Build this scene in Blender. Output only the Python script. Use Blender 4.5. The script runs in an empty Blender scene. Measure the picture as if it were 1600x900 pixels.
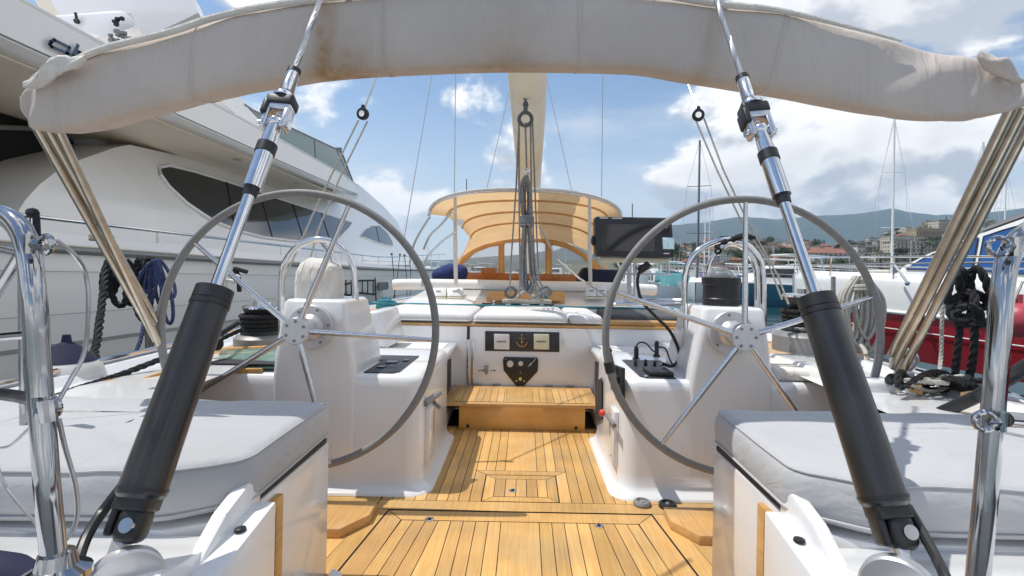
import bpy, bmesh, math, random
from mathutils import Vector, Matrix
rnd = random.Random(7)
SC = bpy.context.scene
COL = SC.collection
E = 1.05                       # eye height above the cockpit sole
WATER = -0.75
ROLL = math.radians(1.1)
CS, SN = math.cos(ROLL), math.sin(ROLL)
F = 800.0
def ray(px, py):
    u = (px-820)/F; v = -(py-425)/F
    return Vector((u*CS - v*SN, 1.0, u*SN + v*CS))
def W(px, py, d):
    r = ray(px, py); return Vector((r.x*d, d, E + r.z*d))
def WX(px, py, X): return W(px, py, X/ray(px, py).x)
def WZ(px, py, Z): return W(px, py, (Z-E)/ray(px, py).z)
def WP(px, py, p0, n):
    r = ray(px, py); o = Vector((0,0,E)); n = Vector(n)
    t = (Vector(p0)-o).dot(n)/r.dot(n); return o + r*t
V = Vector

# ---------------------------------------------------------------- materials
MATS = {}
def mat(name, col, rough=.5, metal=0, noise=0, nscale=8, bump=0, bscale=60, coat=0, spec=.5, alpha=1, trans=0, emis=None, sheen=0, noise2=None, bdist=.01):
    m = bpy.data.materials.new(name); m.use_nodes = True
    nt = m.node_tree; b = nt.nodes['Principled BSDF']
    b.inputs['Base Color'].default_value = (*col, 1)
    b.inputs['Roughness'].default_value = rough
    b.inputs['Metallic'].default_value = metal
    b.inputs['Coat Weight'].default_value = coat
    b.inputs['Coat Roughness'].default_value = .08
    b.inputs['Specular IOR Level'].default_value = spec
    b.inputs['Transmission Weight'].default_value = trans
    b.inputs['Alpha'].default_value = alpha
    b.inputs['Sheen Weight'].default_value = sheen
    tc = nt.nodes.new('ShaderNodeTexCoord')
    if noise:
        n = nt.nodes.new('ShaderNodeTexNoise'); n.inputs['Scale'].default_value = nscale; n.inputs['Detail'].default_value = 6
        nt.links.new(tc.outputs['Object'], n.inputs['Vector'])
        r = nt.nodes.new('ShaderNodeMapRange'); r.inputs[1].default_value = .3; r.inputs[2].default_value = .7
        nt.links.new(n.outputs['Fac'], r.inputs[0])
        mx = nt.nodes.new('ShaderNodeMix'); mx.data_type = 'RGBA'
        c2 = noise2 or tuple(c*(1-noise) for c in col)
        mx.inputs[6].default_value = (*col, 1); mx.inputs[7].default_value = (*c2, 1)
        nt.links.new(r.outputs[0], mx.inputs[0]); nt.links.new(mx.outputs[2], b.inputs['Base Color'])
        r2 = nt.nodes.new('ShaderNodeMapRange'); r2.inputs[3].default_value = rough*.8; r2.inputs[4].default_value = min(1, rough*1.3)
        nt.links.new(n.outputs['Fac'], r2.inputs[0]); nt.links.new(r2.outputs[0], b.inputs['Roughness'])
    if bump:
        n = nt.nodes.new('ShaderNodeTexNoise'); n.inputs['Scale'].default_value = bscale; n.inputs['Detail'].default_value = 3
        nt.links.new(tc.outputs['Object'], n.inputs['Vector'])
        bp = nt.nodes.new('ShaderNodeBump'); bp.inputs['Strength'].default_value = bump; bp.inputs['Distance'].default_value = bdist
        nt.links.new(n.outputs['Fac'], bp.inputs['Height']); nt.links.new(bp.outputs[0], b.inputs['Normal'])
    if emis:
        b.inputs['Emission Color'].default_value = (*emis[0], 1); b.inputs['Emission Strength'].default_value = emis[1]
    MATS[name] = m
    return m
def nodes(m): return m.node_tree, m.node_tree.nodes['Principled BSDF']

gel = mat('gelcoat', (.79,.795,.80), .22, noise=.07, nscale=2, coat=.6, bump=.05, bscale=5)
gelY = mat('yacht_gelcoat', (.90,.885,.865), .22, noise=.05, nscale=1.2, coat=.5)
nonskid = mat('nonskid', (.74,.74,.72), .6, noise=.06, nscale=5, bump=.4, bscale=300, bdist=.002)
chrome = mat('polished_steel', (.78,.78,.79), .09, 1, noise=.12, nscale=30)
darkchrome = mat('post_steel_dim_reflection', (.50,.50,.51), .07, 1, noise=.25, nscale=18)  # polished steel darkened to paint in dimmer reflections
brushed = mat('satin_steel', (.68,.69,.72), .25, 1, noise=.15, nscale=40)
oldsteel = mat('weathered_tube', (.60,.53,.43), .32, 1, noise=.25, nscale=20)
blackp = mat('black_plastic', (.018,.018,.02), .4, noise=.3, nscale=30)
boot = mat('boot_rubber', (.014,.014,.016), .30, noise=.5, nscale=9, noise2=(.028,.027,.026), coat=.25, bump=.06, bscale=120, bdist=.003)
wheelm = mat('wheel_leather', (.23,.23,.225), .55, noise=.15, nscale=40, bump=.25, bscale=220, bdist=.002)
hubm = mat('hub_alloy', (.62,.62,.63), .35, .6, noise=.08, nscale=25)
fabric = mat('cushion_fabric', (.46,.465,.475), .85, noise=.13, nscale=2.2, sheen=.2)
pale_fabric = mat('pale_cushion_fabric', (.68,.68,.675), .85, noise=.06, nscale=4, bump=.25, bscale=12, sheen=.2, bdist=.02)
bluefab = mat('blue_canvas', (.014,.035,.17), .8, noise=.3, nscale=9, bump=.3, bscale=14, bdist=.03)
navy = mat('navy_canvas', (.010,.014,.05), .8, noise=.3, nscale=9)
greyfab = mat('dark_grey_cover', (.09,.095,.10), .8, noise=.2, nscale=9)
dark_in = mat('dark_interior', (.012,.012,.014), .35, spec=.25)
glassd = mat('dark_glass', (.02,.022,.026), .06, noise=.3, nscale=2, coat=.5)
glassb = mat('blue_glass', (.02,.09,.27), .05, noise=.3, nscale=1.5, coat=.6)
glasst = mat('teal_glass', (.05,.16,.16), .06, noise=.25, nscale=1.5, coat=.5)
beige = mat('beige_underside', (.93,.83,.68), .55, noise=.06, nscale=2)
redm = mat('red_hull_paint', (.30,.012,.02), .2, noise=.12, nscale=2, coat=.6)
bootstripe = mat('pale_blue_stripe', (.22,.33,.38), .5, noise=.2, nscale=3)
bluehull = mat('blue_hull_paint', (.05,.15,.23), .3, noise=.15, nscale=1, coat=.3)
white = mat('white_plastic', (.78,.78,.76), .35, noise=.04, nscale=10)
cream = mat('cream_plastic', (.74,.70,.53), .4, noise=.05, nscale=10)
screen = mat('plotter_screen', (.012,.013,.018), .12, noise=.2, nscale=10, coat=.4)
bezel = mat('plotter_bezel', (.035,.038,.045), .4, noise=.15, nscale=20)
lcd = mat('lit_display', (.45,.6,.68), .3, emis=((.55,.75,.85), .35), noise=.5, nscale=60)
rope_k = mat('black_rope', (.018,.018,.02), .85, noise=.4, nscale=80, bump=.6, bscale=400, bdist=.003)
rope_w = mat('white_rope', (.55,.52,.46), .9, noise=.3, nscale=80, bump=.6, bscale=400, bdist=.003)
rope_g = mat('grey_rope', (.30,.32,.34), .9, noise=.5, nscale=60, bump=.6, bscale=400, bdist=.003)
rope_b = mat('blue_rope', (.06,.08,.20), .9, noise=.5, nscale=60, bump=.6, bscale=400, bdist=.003)
rope_t = mat('teal_rope', (.05,.27,.33), .9, noise=.5, nscale=60, bump=.6, bscale=400, bdist=.003)
brass = mat('gilt', (.6,.38,.16), .35, .8)
redp = mat('red_plastic', (.65,.05,.03), .4)
yellowp = mat('yellow_plastic', (.7,.6,.08), .4)
wirem = mat('rigging_wire', (.55,.55,.56), .35, .9, noise=.2, nscale=60)
lettering = mat('blue_lettering', (.05,.09,.17), .4)
tinyink = mat('dark_ink', (.05,.05,.05), .6)
spar = mat('spar_paint', (.70,.66,.58), .4, noise=.08, nscale=6)
darkspar = mat('dark_spar_paint', (.10,.11,.12), .4, noise=.08, nscale=6)
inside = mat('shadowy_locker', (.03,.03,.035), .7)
vinyl = mat('clear_vinyl', (.75,.80,.86), .12, alpha=.16, noise=.1, nscale=6)
gglass = mat('green_glass', (.32,.50,.43), .06, alpha=.55, noise=.2, nscale=10)
dome = mat('compass_dome', (.25,.27,.28), .05, alpha=.6, coat=1)
sailcover = None
fenderm = mat('fender_vinyl', (.70,.69,.66), .4, noise=.1, nscale=9)
pinkf = mat('red_fender_vinyl', (.45,.06,.08), .4, noise=.15, nscale=9)
basegrey = mat('winch_base_grey', (.27,.265,.26), .45, .3, noise=.1, nscale=20)

# cushion: weave bump + soft creases
def fabric_bump(m, s1=.22):
    nt, b = nodes(m); tc = nt.nodes.new('ShaderNodeTexCoord')
    mp = nt.nodes.new('ShaderNodeMapping'); mp.inputs['Scale'].default_value = (3.5,5,6)
    n = nt.nodes.new('ShaderNodeTexNoise'); n.inputs['Scale'].default_value = 1.5; n.inputs['Detail'].default_value = 3; n.inputs['Distortion'].default_value = .7
    n2 = nt.nodes.new('ShaderNodeTexNoise'); n2.inputs['Scale'].default_value = 350
    nt.links.new(tc.outputs['Object'], mp.inputs[0]); nt.links.new(mp.outputs[0], n.inputs['Vector']); nt.links.new(tc.outputs['Object'], n2.inputs['Vector'])
    b1 = nt.nodes.new('ShaderNodeBump'); b1.inputs['Strength'].default_value = s1; b1.inputs['Distance'].default_value = .06
    b2 = nt.nodes.new('ShaderNodeBump'); b2.inputs['Strength'].default_value = .3; b2.inputs['Distance'].default_value = .002
    nt.links.new(n.outputs[0], b1.inputs['Height']); nt.links.new(n2.outputs[0], b2.inputs['Height'])
    nt.links.new(b1.outputs[0], b2.inputs['Normal']); nt.links.new(b2.outputs[0], b.inputs['Normal'])
fabric_bump(fabric, .24)

def wood(name, c1, c2, tint=True, rough=.5):
    m = bpy.data.materials.new(name); m.use_nodes = True; nt, b = nodes(m)
    tc = nt.nodes.new('ShaderNodeTexCoord'); mp = nt.nodes.new('ShaderNodeMapping'); mp.inputs['Scale'].default_value = (60,3,60)
    n = nt.nodes.new('ShaderNodeTexNoise'); n.inputs['Scale'].default_value = 1.6; n.inputs['Detail'].default_value = 8; n.inputs['Distortion'].default_value = .6
    nt.links.new(tc.outputs['Object'], mp.inputs[0]); nt.links.new(mp.outputs[0], n.inputs['Vector'])
    cr = nt.nodes.new('ShaderNodeValToRGB'); cr.color_ramp.elements[0].position = .3; cr.color_ramp.elements[0].color = (*c2,1); cr.color_ramp.elements[1].position = .7; cr.color_ramp.elements[1].color = (*c1,1)
    nt.links.new(n.outputs[0], cr.inputs[0])
    out = cr.outputs[0]
    n3 = nt.nodes.new('ShaderNodeTexNoise'); n3.inputs['Scale'].default_value = 5; n3.inputs['Detail'].default_value = 5
    nt.links.new(tc.outputs['Object'], n3.inputs['Vector'])
    mr = nt.nodes.new('ShaderNodeMapRange'); mr.inputs[1].default_value=.25; mr.inputs[2].default_value=.75; mr.inputs[3].default_value=.78; mr.inputs[4].default_value=1.12
    nt.links.new(n3.outputs[0], mr.inputs[0])
    v = nt.nodes.new('ShaderNodeVectorMath'); v.operation = 'SCALE'; nt.links.new(out, v.inputs[0]); nt.links.new(mr.outputs[0], v.inputs['Scale']); out = v.outputs[0]
    n4 = nt.nodes.new('ShaderNodeTexNoise'); n4.inputs['Scale'].default_value = 2.3; n4.inputs['Detail'].default_value = 7; n4.inputs['Roughness'].default_value = .65
    nt.links.new(tc.outputs['Object'], n4.inputs['Vector'])
    m4 = nt.nodes.new('ShaderNodeMapRange'); m4.inputs[1].default_value=.48; m4.inputs[2].default_value=.72; m4.inputs[3].default_value=0; m4.inputs[4].default_value=.42
    nt.links.new(n4.outputs[0], m4.inputs[0]); g4 = nt.nodes.new('ShaderNodeMix'); g4.data_type='RGBA'; g4.inputs[7].default_value=(.50,.40,.26,1)
    nt.links.new(m4.outputs[0], g4.inputs[0]); nt.links.new(out, g4.inputs[6]); out = g4.outputs[2]
    if tint:
        at = nt.nodes.new('ShaderNodeAttribute'); at.attribute_name = 'tint'
        v = nt.nodes.new('ShaderNodeVectorMath'); v.operation = 'MULTIPLY'
        nt.links.new(out, v.inputs[0]); nt.links.new(at.outputs['Color'], v.inputs[1]); out = v.outputs[0]
    nt.links.new(out, b.inputs['Base Color']); b.inputs['Roughness'].default_value = rough
    bp = nt.nodes.new('ShaderNodeBump'); bp.inputs['Strength'].default_value = .3; bp.inputs['Distance'].default_value = .002
    nt.links.new(n.outputs[0], bp.inputs['Height']); nt.links.new(bp.outputs[0], b.inputs['Normal'])
    return m
teak = wood('teak', (.71,.43,.155), (.58,.32,.10))
riser_bounce_teak = wood('riser_wood_bounce', (.80,.44,.11), (.70,.36,.08), False, .35)  # teak made brighter and warmer to paint in bounced light on the riser
teakd = wood('teak_plain', (.66,.39,.15), (.52,.28,.09), False, .4)
varnish = wood('varnished_wood', (.50,.19,.045), (.34,.12,.03), False, .2)
caulk = mat('caulk', (.02,.018,.015), .7)

def canvas_two(name, c, trans, stain=False, scale=1.0):
    m = bpy.data.materials.new(name); m.use_nodes = True; nt, b = nodes(m)
    tc = nt.nodes.new('ShaderNodeTexCoord')
    n = nt.nodes.new('ShaderNodeTexNoise'); n.inputs['Scale'].default_value = 3*scale; n.inputs['Detail'].default_value = 5; n.inputs['Distortion'].default_value = .5
    nt.links.new(tc.outputs['Object'], n.inputs['Vector'])
    mr = nt.nodes.new('ShaderNodeMapRange'); mr.inputs[1].default_value=.3; mr.inputs[2].default_value=.75; mr.inputs[3].default_value=1.0; mr.inputs[4].default_value=.86
    nt.links.new(n.outputs[0], mr.inputs[0])
    v = nt.nodes.new('ShaderNodeVectorMath'); v.operation = 'SCALE'; v.inputs[0].default_value = c; nt.links.new(mr.outputs[0], v.inputs['Scale'])
    out = v.outputs[0]
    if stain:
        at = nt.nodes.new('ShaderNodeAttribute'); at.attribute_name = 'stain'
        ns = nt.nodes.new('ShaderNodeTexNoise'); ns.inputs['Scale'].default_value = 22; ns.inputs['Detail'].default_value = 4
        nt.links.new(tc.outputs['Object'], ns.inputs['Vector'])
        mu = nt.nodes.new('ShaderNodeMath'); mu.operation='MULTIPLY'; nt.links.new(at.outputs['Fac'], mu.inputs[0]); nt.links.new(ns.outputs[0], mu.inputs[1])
        mx = nt.nodes.new('ShaderNodeMix'); mx.data_type='RGBA'; mx.inputs[7].default_value=(.44,.29,.16,1)  # tan of the stains, shared by the painted teak bounce
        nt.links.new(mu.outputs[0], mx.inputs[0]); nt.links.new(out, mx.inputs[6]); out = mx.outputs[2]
    nt.links.new(out, b.inputs['Base Color']); b.inputs['Roughness'].default_value = .9; b.inputs['Specular IOR Level'].default_value=.2
    mp = nt.nodes.new('ShaderNodeMapping'); mp.inputs['Scale'].default_value = (4.5,3,1.2); mp.inputs['Rotation'].default_value=(0,.7,0)
    n2 = nt.nodes.new('ShaderNodeTexNoise'); n2.inputs['Scale'].default_value = 2.4*scale; n2.inputs['Detail'].default_value = 4; n2.inputs['Distortion'].default_value=1.2
    nt.links.new(tc.outputs['Object'], mp.inputs[0]); nt.links.new(mp.outputs[0], n2.inputs['Vector'])
    bp = nt.nodes.new('ShaderNodeBump'); bp.inputs['Strength'].default_value=.5; bp.inputs['Distance'].default_value=.03
    nt.links.new(n2.outputs[0], bp.inputs['Height']); nt.links.new(bp.outputs[0], b.inputs['Normal'])
    if trans:
        t = nt.nodes.new('ShaderNodeBsdfTranslucent'); nt.links.new(out, t.inputs['Color'])
        ms = nt.nodes.new('ShaderNodeMixShader'); ms.inputs[0].default_value = trans
        o = nt.nodes['Material Output']
        nt.links.new(b.outputs[0], ms.inputs[1]); nt.links.new(t.outputs[0], ms.inputs[2]); nt.links.new(ms.outputs[0], o.inputs[0])
    return m
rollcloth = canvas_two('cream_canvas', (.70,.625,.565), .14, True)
covercloth = canvas_two('cream_cover_cloth', (.83,.79,.73), .1, False, 3)
sailcover = canvas_two('boom_cover_cloth', (.86,.82,.73), .35, False, .6)
tanvas = canvas_two('tan_canvas', (.84,.60,.34), .45)

# ---------------------------------------------------------------- mesh building
def spline(pts, k=8, closed=False):
    pts = [V(p) for p in pts]; n = len(pts); out = []
    segs = n if closed else n-1
    for i in range(segs):
        if closed: p0,p1,p2,p3 = pts[(i-1)%n],pts[i],pts[(i+1)%n],pts[(i+2)%n]
        else: p0,p1,p2,p3 = pts[max(i-1,0)],pts[i],pts[i+1],pts[min(i+2,n-1)]
        for j in range(k):
            t = j/k
            out.append(.5*((2*p1)+(p2-p0)*t+(2*p0-5*p1+4*p2-p3)*t*t+(3*p1-p0-3*p2+p3)*t**3))
    if not closed: out.append(pts[-1])
    return out
def frames(pts, closed=False):
    n = len(pts); T = []
    for i in range(n):
        a = pts[(i-1)%n] if (closed or i>0) else pts[i]
        b = pts[(i+1)%n] if (closed or i<n-1) else pts[i]
        t = (b-a); T.append(t.normalized() if t.length > 1e-9 else V((0,0,1)))
    up = V((0,0,1)) if abs(T[0].z) < .9 else V((1,0,0))
    N = [(up - T[0]*up.dot(T[0])).normalized()]
    for i in range(1,n):
        v = N[-1] - T[i]*N[-1].dot(T[i]); N.append(v.normalized() if v.length>1e-6 else N[-1])
    B = [T[i].cross(N[i]) for i in range(n)]
    return T,N,B
class MB:
    def __init__(s): s.v=[]; s.f=[]; s.m=[]; s.tint=[]; s.mi=0; s.cur=(1,1,1)
    def add(s, vs, fs):
        o = len(s.v); s.v += [V(p) for p in vs]
        for f in fs: s.f.append(tuple(i+o for i in f)); s.m.append(s.mi); s.tint.append(s.cur)
        return s
    def tube(s, pts, r, n=10, closed=False, caps=True, sq=None):
        pts = [V(p) for p in pts]; T,N,B = frames(pts, closed); L=len(pts); vs=[]; fs=[]
        for i,p in enumerate(pts):
            ri = r[i] if isinstance(r,(list,tuple)) else r
            for j in range(n):
                a = 2*math.pi*j/n; vs.append(p + (N[i]*math.cos(a) + B[i]*math.sin(a))*ri)
        for i in range(L if closed else L-1):
            k=(i+1)%L
            for j in range(n):
                q=(j+1)%n; fs.append((i*n+j, i*n+q, k*n+q, k*n+j))
        if caps and not closed:
            fs.append(tuple(range(n))[::-1]); fs.append(tuple((L-1)*n+j for j in range(n)))
        return s.add(vs, fs)
    def rope(s, pts, r, pitch=None, strands=3, k=1, n=6, closed=False):
        pts=[V(p) for p in pts]; pitch = pitch or r*7
        # resample
        L=[0]
        for a,b in zip(pts,pts[1:]): L.append(L[-1]+(b-a).length)
        step = pitch/8; m=max(4,int(L[-1]/step)); q=[]; i=0
        for t in range(m+1):
            x=L[-1]*t/m
            while i<len(L)-2 and L[i+1]<x: i+=1
            f=(x-L[i])/max(1e-9,L[i+1]-L[i]); q.append(pts[i].lerp(pts[i+1],min(1,f)))
        T,N,B=frames(q)
        for st in range(strands):
            pp=[]
            for t,p in enumerate(q):
                a=2*math.pi*(L[-1]*t/m/pitch+st/strands); pp.append(p+(N[t]*math.cos(a)+B[t]*math.sin(a))*r*.5)
            s.tube(pp, r*.56, n)
        return s
    def lathe(s, prof, o=(0,0,0), axis=(0,0,1), n=24, ax2=None):
        o=V(o); a=V(axis).normalized(); up=V((0,0,1)) if abs(a.z)<.9 else V((1,0,0))
        N=(up-a*up.dot(a)).normalized(); B=a.cross(N); vs=[];fs=[]
        for (r,h) in prof:
            for j in range(n):
                t=2*math.pi*j/n; vs.append(o+a*h+(N*math.cos(t)+B*math.sin(t))*r)
        for i in range(len(prof)-1):
            for j in range(n):
                q=(j+1)%n; fs.append((i*n+j,i*n+q,(i+1)*n+q,(i+1)*n+j))
        fs.append(tuple(range(n))[::-1]); fs.append(tuple((len(prof)-1)*n+j for j in range(n)))
        return s.add(vs,fs)
    def prism(s, pts, vec, bevel=0, seg=2):
        pts=[V(p) for p in pts]; vec=V(vec); n=len(pts)
        vs=pts+[p+vec for p in pts]
        fs=[tuple(range(n))[::-1], tuple(range(n,2*n))]+[(i,(i+1)%n,n+(i+1)%n,n+i) for i in range(n)]
        return s._bev(vs,fs,bevel,seg)
    def _bev(s,vs,fs,bevel,seg):
        bm=bmesh.new(); bv=[bm.verts.new(p) for p in vs]
        for f in fs: bm.faces.new([bv[i] for i in f])
        bmesh.ops.recalc_face_normals(bm, faces=bm.faces)
        if bevel: bmesh.ops.bevel(bm, geom=list(bm.edges), offset=bevel, segments=seg, profile=.5, affect='EDGES', clamp_overlap=True)
        bm.verts.index_update()
        s.add([v.co.copy() for v in bm.verts],[tuple(v.index for v in f.verts) for f in bm.faces]); bm.free(); return s
    def box(s, lo, hi, bevel=0, seg=2, M=None):
        x0,y0,z0=lo; x1,y1,z1=hi
        vs=[V(p) for p in ((x0,y0,z0),(x1,y0,z0),(x1,y1,z0),(x0,y1,z0),(x0,y0,z1),(x1,y0,z1),(x1,y1,z1),(x0,y1,z1))]
        if M: vs=[M@p for p in vs]
        return s._bev(vs,[(3,2,1,0),(4,5,6,7),(0,1,5,4),(1,2,6,5),(2,3,7,6),(3,0,4,7)],bevel,seg)
    def hexa(s, vs, bevel=0, seg=2):
        return s._bev([V(p) for p in vs],[(3,2,1,0),(4,5,6,7),(0,1,5,4),(1,2,6,5),(2,3,7,6),(3,0,4,7)],bevel,seg)
    def loft(s, rows, closed=False, cap=False):
        n=len(rows[0]); vs=[p for r in rows for p in r]; fs=[]
        for i in range(len(rows)-1):
            for j in range(n if closed else n-1):
                q=(j+1)%n; fs.append((i*n+j,i*n+q,(i+1)*n+q,(i+1)*n+j))
        if cap: fs.append(tuple(range(n))[::-1]); fs.append(tuple((len(rows)-1)*n+j for j in range(n)))
        return s.add(vs,fs)
    def sphere(s, c, r, n=12, sc=(1,1,1)):
        c=V(c); prof=[]; vs=[]; fs=[]
        for i in range(n//2+1):
            th=math.pi*i/(n//2)
            for j in range(n):
                ph=2*math.pi*j/n; vs.append(c+V((math.sin(th)*math.cos(ph)*r*sc[0], math.sin(th)*math.sin(ph)*r*sc[1], math.cos(th)*r*sc[2])))
        for i in range(n//2):
            for j in range(n):
                q=(j+1)%n; fs.append((i*n+j,(i+1)*n+j,(i+1)*n+q,i*n+q))
        return s.add(vs,fs)
    def ring(s, c, axis, R, r, n=32, m=8):
        c=V(c); a=V(axis).normalized(); up=V((0,0,1)) if abs(a.z)<.9 else V((1,0,0)); N=(up-a*up.dot(a)).normalized(); B=a.cross(N)
        return s.tube([c+(N*math.cos(2*math.pi*i/n)+B*math.sin(2*math.pi*i/n))*R for i in range(n)], r, m, closed=True)
    def flat(s, pts, z):   # a horizontal polygon
        return s.add([V((p[0],p[1],z)) for p in pts],[tuple(range(len(pts)))])
    def build(s, name, m, parent=None, solid=0, sharp=35, fix=True):
        me=bpy.data.meshes.new(name)
        org=V((0,0,0))
        if parent is not None:
            p=parent
            while p is not None: org=org+p.location; p=p.parent
        else:
            xs=[p.x for p in s.v]; ys=[p.y for p in s.v]; zs=[p.z for p in s.v]
            org=V(((min(xs)+max(xs))/2,(min(ys)+max(ys))/2,min(zs)))
        me.from_pydata([tuple(p-org) for p in s.v],[],s.f)
        ms=m if isinstance(m,(list,tuple)) else [m]
        for q in ms: me.materials.append(q)
        me.polygons.foreach_set('material_index', s.m)
        if any(t!=(1,1,1) for t in s.tint):
            at=me.color_attributes.new('tint','FLOAT_COLOR','CORNER'); d=[]
            for poly in me.polygons:
                for _ in poly.loop_indices: d += [*s.tint[poly.index],1]
            at.data.foreach_set('color', d)
        elif 'tint' in [nn.attribute_name for q in ms for nn in q.node_tree.nodes if nn.type=='ATTRIBUTE']:
            at=me.color_attributes.new('tint','FLOAT_COLOR','POINT'); at.data.foreach_set('color',[1.0]*4*len(me.vertices))
        if fix:
            bm=bmesh.new(); bm.from_mesh(me); bmesh.ops.recalc_face_normals(bm, faces=bm.faces); bm.to_mesh(me); bm.free()
        me.polygons.foreach_set('use_smooth',[True]*len(me.polygons)); me.set_sharp_from_angle(angle=math.radians(sharp)); me.update()
        o=bpy.data.objects.new(name, me); COL.objects.link(o)
        if parent is None: o.location=org
        else: o.parent=parent
        if solid:
            md=o.modifiers.new('Solidify','SOLIDIFY'); md.thickness=solid; md.offset=0
        return o
def part(name, mb, m, parent, **k): return mb.build(name, m, parent, **k)
def tag(o, label=None, cat=None, group=None, kind=None):
    if label: o['label']=label
    if cat: o['category']=cat
    if group: o['group']=group
    if kind: o['kind']=kind
    return o
def root(name, loc, label, cat, group=None):
    o=bpy.data.objects.new(name,None); COL.objects.link(o); o.location=loc; o.empty_display_size=.2
    return tag(o,label,cat,group)
def copy_tree(o, parent=None):
    c=o.copy(); COL.objects.link(c); c.parent=parent
    for ch in list(o.children): copy_tree(ch,c)
    return c
def arcpts(c, R, a0, a1, n, ux, uy):
    return [V(c)+V(ux)*math.cos(a0+(a1-a0)*i/n)*R+V(uy)*math.sin(a0+(a1-a0)*i/n)*R for i in range(n+1)]
HAZE=0.0001
CLOUD_SEED=10.4
# ================================================================ OWN YACHT
yacht = root('sailing_yacht', (0,4,WATER), 'white sailing yacht seen from its stern cockpit with teak sole and twin steering wheels', 'sailing yacht')
Y = yacht
# ---- hull outside (below the side decks)
def yacht_half(d):    # half beam of the deck
    t=(d+0.6)/13.6
    return 2.02*math.sqrt(max(0,1-max(0,(t-.35)/.65)**2.2)) if t>.35 else 1.62+.40*(t/.35)**.7
b=MB(); rows=[]
ds=[-.6,0,1,2,3,4,5,6,7.5,9,10.5,12,12.9]
for d in ds:
    h=yacht_half(d)
    rows.append([V((-h,d,.575)),V((-h*.99,d,.3)),V((-h*.93,d,-.3)),V((-h*.75,d,-.8)),V((0,d,-1.1)),V((h*.75,d,-.8)),V((h*.93,d,-.3)),V((h*.99,d,.3)),V((h,d,.575))])
b.loft(rows); b.add(rows[0],[tuple(range(9))]); part('hull',b,gel,Y)
# ---- side decks
b=MB()
for s in (-1,1):
    L=[];
    for d in ds[0:]:
        h=yacht_half(d)
        inner = 1.30 if d<2.2 else (1.38 if d<5 else 1.25)
        inner=min(inner,h*.7)
        L.append([V((s*inner,d,.575)),V((s*(h-.10),d,.57)),V((s*(h-.07),d,.60)),V((s*h,d,.60)),V((s*h,d,.55))])
    b.loft(L)
part('side_deck',b,gel,Y)
b=MB()
for s in (-1,1):
    for (d0,d1) in ((3.7,8.5),):
        k=0; x=1.42
        while x<1.80:
            b.cur=(rnd.uniform(.85,1.1),)*3
            b.add([V((s*x,d0,.579)),V((s*(x+.046),d0,.579)),V((s*(x+.046),d1,.579)),V((s*x,d1,.579))],[(0,1,2,3)]); x+=.05
part('deck_planking',b,teak,Y)
b=MB()
for s in (-1,1): b.tube([V((s*(yacht_half(d)-.02),d,.615)) for d in ds],.014,8)
part('toe_rail',b,chrome,Y)

# ---- teak sole
def inset(poly, g):
    n=len(poly); out=[]
    A=sum(poly[i][0]*poly[(i+1)%n][1]-poly[(i+1)%n][0]*poly[i][1] for i in range(n)); sg=1 if A>0 else -1
    for i in range(n):
        p0,p1,p2=V(poly[i-1]),V(poly[i]),V(poly[(i+1)%n])
        e1=(p1-p0).normalized(); e2=(p2-p1).normalized()
        n1=V((-e1.y,e1.x))*sg; n2=V((-e2.y,e2.x))*sg
        bis=(n1+n2); bis=bis/ max(.3,bis.length_squared)*2
        out.append(p1+bis*g)
    return out
def plank(b, poly, z=0.0, g=.0016):
    t=rnd.uniform(.74,1.12); b.cur=(t*rnd.uniform(.98,1.03),t,t*rnd.uniform(.93,1.03))
    b.flat(inset([V(p) for p in poly],g),z)
# black caulk / base under
b=MB(); b.box((-1.25,.9,-.06),(1.25,3.9,-.004)); part('sole_base',b,caulk,Y)
b=MB()
# far section A
yA0,yA1=2.335,3.46
hx=.235; hy0,hy1=2.335,2.70
def colx(xs, y0, y1):
    for a,c in xs: plank(b,[(a,y0),(c,y0),(c,y1),(a,y1)])
edges=[-.085,.085]; x=.085
xsR=[]
while x<.60: xsR.append((x,min(x+.05,.66))); x+=.05
xs=[(-.085,.085)]+xsR+[(-c,-a) for a,c in xsR]
for a,c in xs:
    m=(a+c)/2
    if abs(m)<hx:
        plank(b,[(a,hy1),(c,hy1),(c,yA1),(a,yA1)])
    else: colx([(a,c)],yA0,yA1)
# hatch frames
def frame(x0,y0,x1,y1,w,bottom=True):
    plank(b,[(x0,y1),(x1,y1),(x1-w,y1-w),(x0+w,y1-w)])
    yb=y0+w if bottom else y0
    plank(b,[(x0,y0),(x0,y1),(x0+w,y1-w),(x0+w,yb)]); plank(b,[(x1,y0),(x1,y1),(x1-w,y1-w),(x1-w,yb)])
    if bottom: plank(b,[(x0,y0),(x1,y0),(x1-w,y0+w),(x0+w,y0+w)])
frame(-hx,hy0,hx,hy1,.055,False)
frame(-hx+.058,hy0+.004,hx-.058,hy1-.058,.05)
xx=-hx+.108
while xx<hx-.115: plank(b,[(xx,hy0+.055),(min(xx+.052,hx-.108),hy0+.055),(min(xx+.052,hx-.108),hy1-.108),(xx,hy1-.108)]); xx+=.052
# cross planks / seam
plank(b,[(-.64,2.243),(.64,2.243),(.64,2.335),(-.64,2.335)])
# wings outboard
for s in (-1,1):
    y=2.47
    for k in range(5):
        plank(b,[(s*.64,y-.055),(s*1.2,y-.055),(s*1.2,y),(s*.64,y)]); y-=.055
    k0=.585
    for j,(xa,xb,xa2,xb2) in enumerate(((.5765,.652,.661,.740),)):
        plank(b,[(s*xa,2.243),(s*xb,2.243),(s*xb2,1.5),(s*xa2,1.5)])
    plank(b,[(s*.654,2.193),(s*1.2,2.193),(s*1.2,1.5),(s*.743,1.5)])
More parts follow.
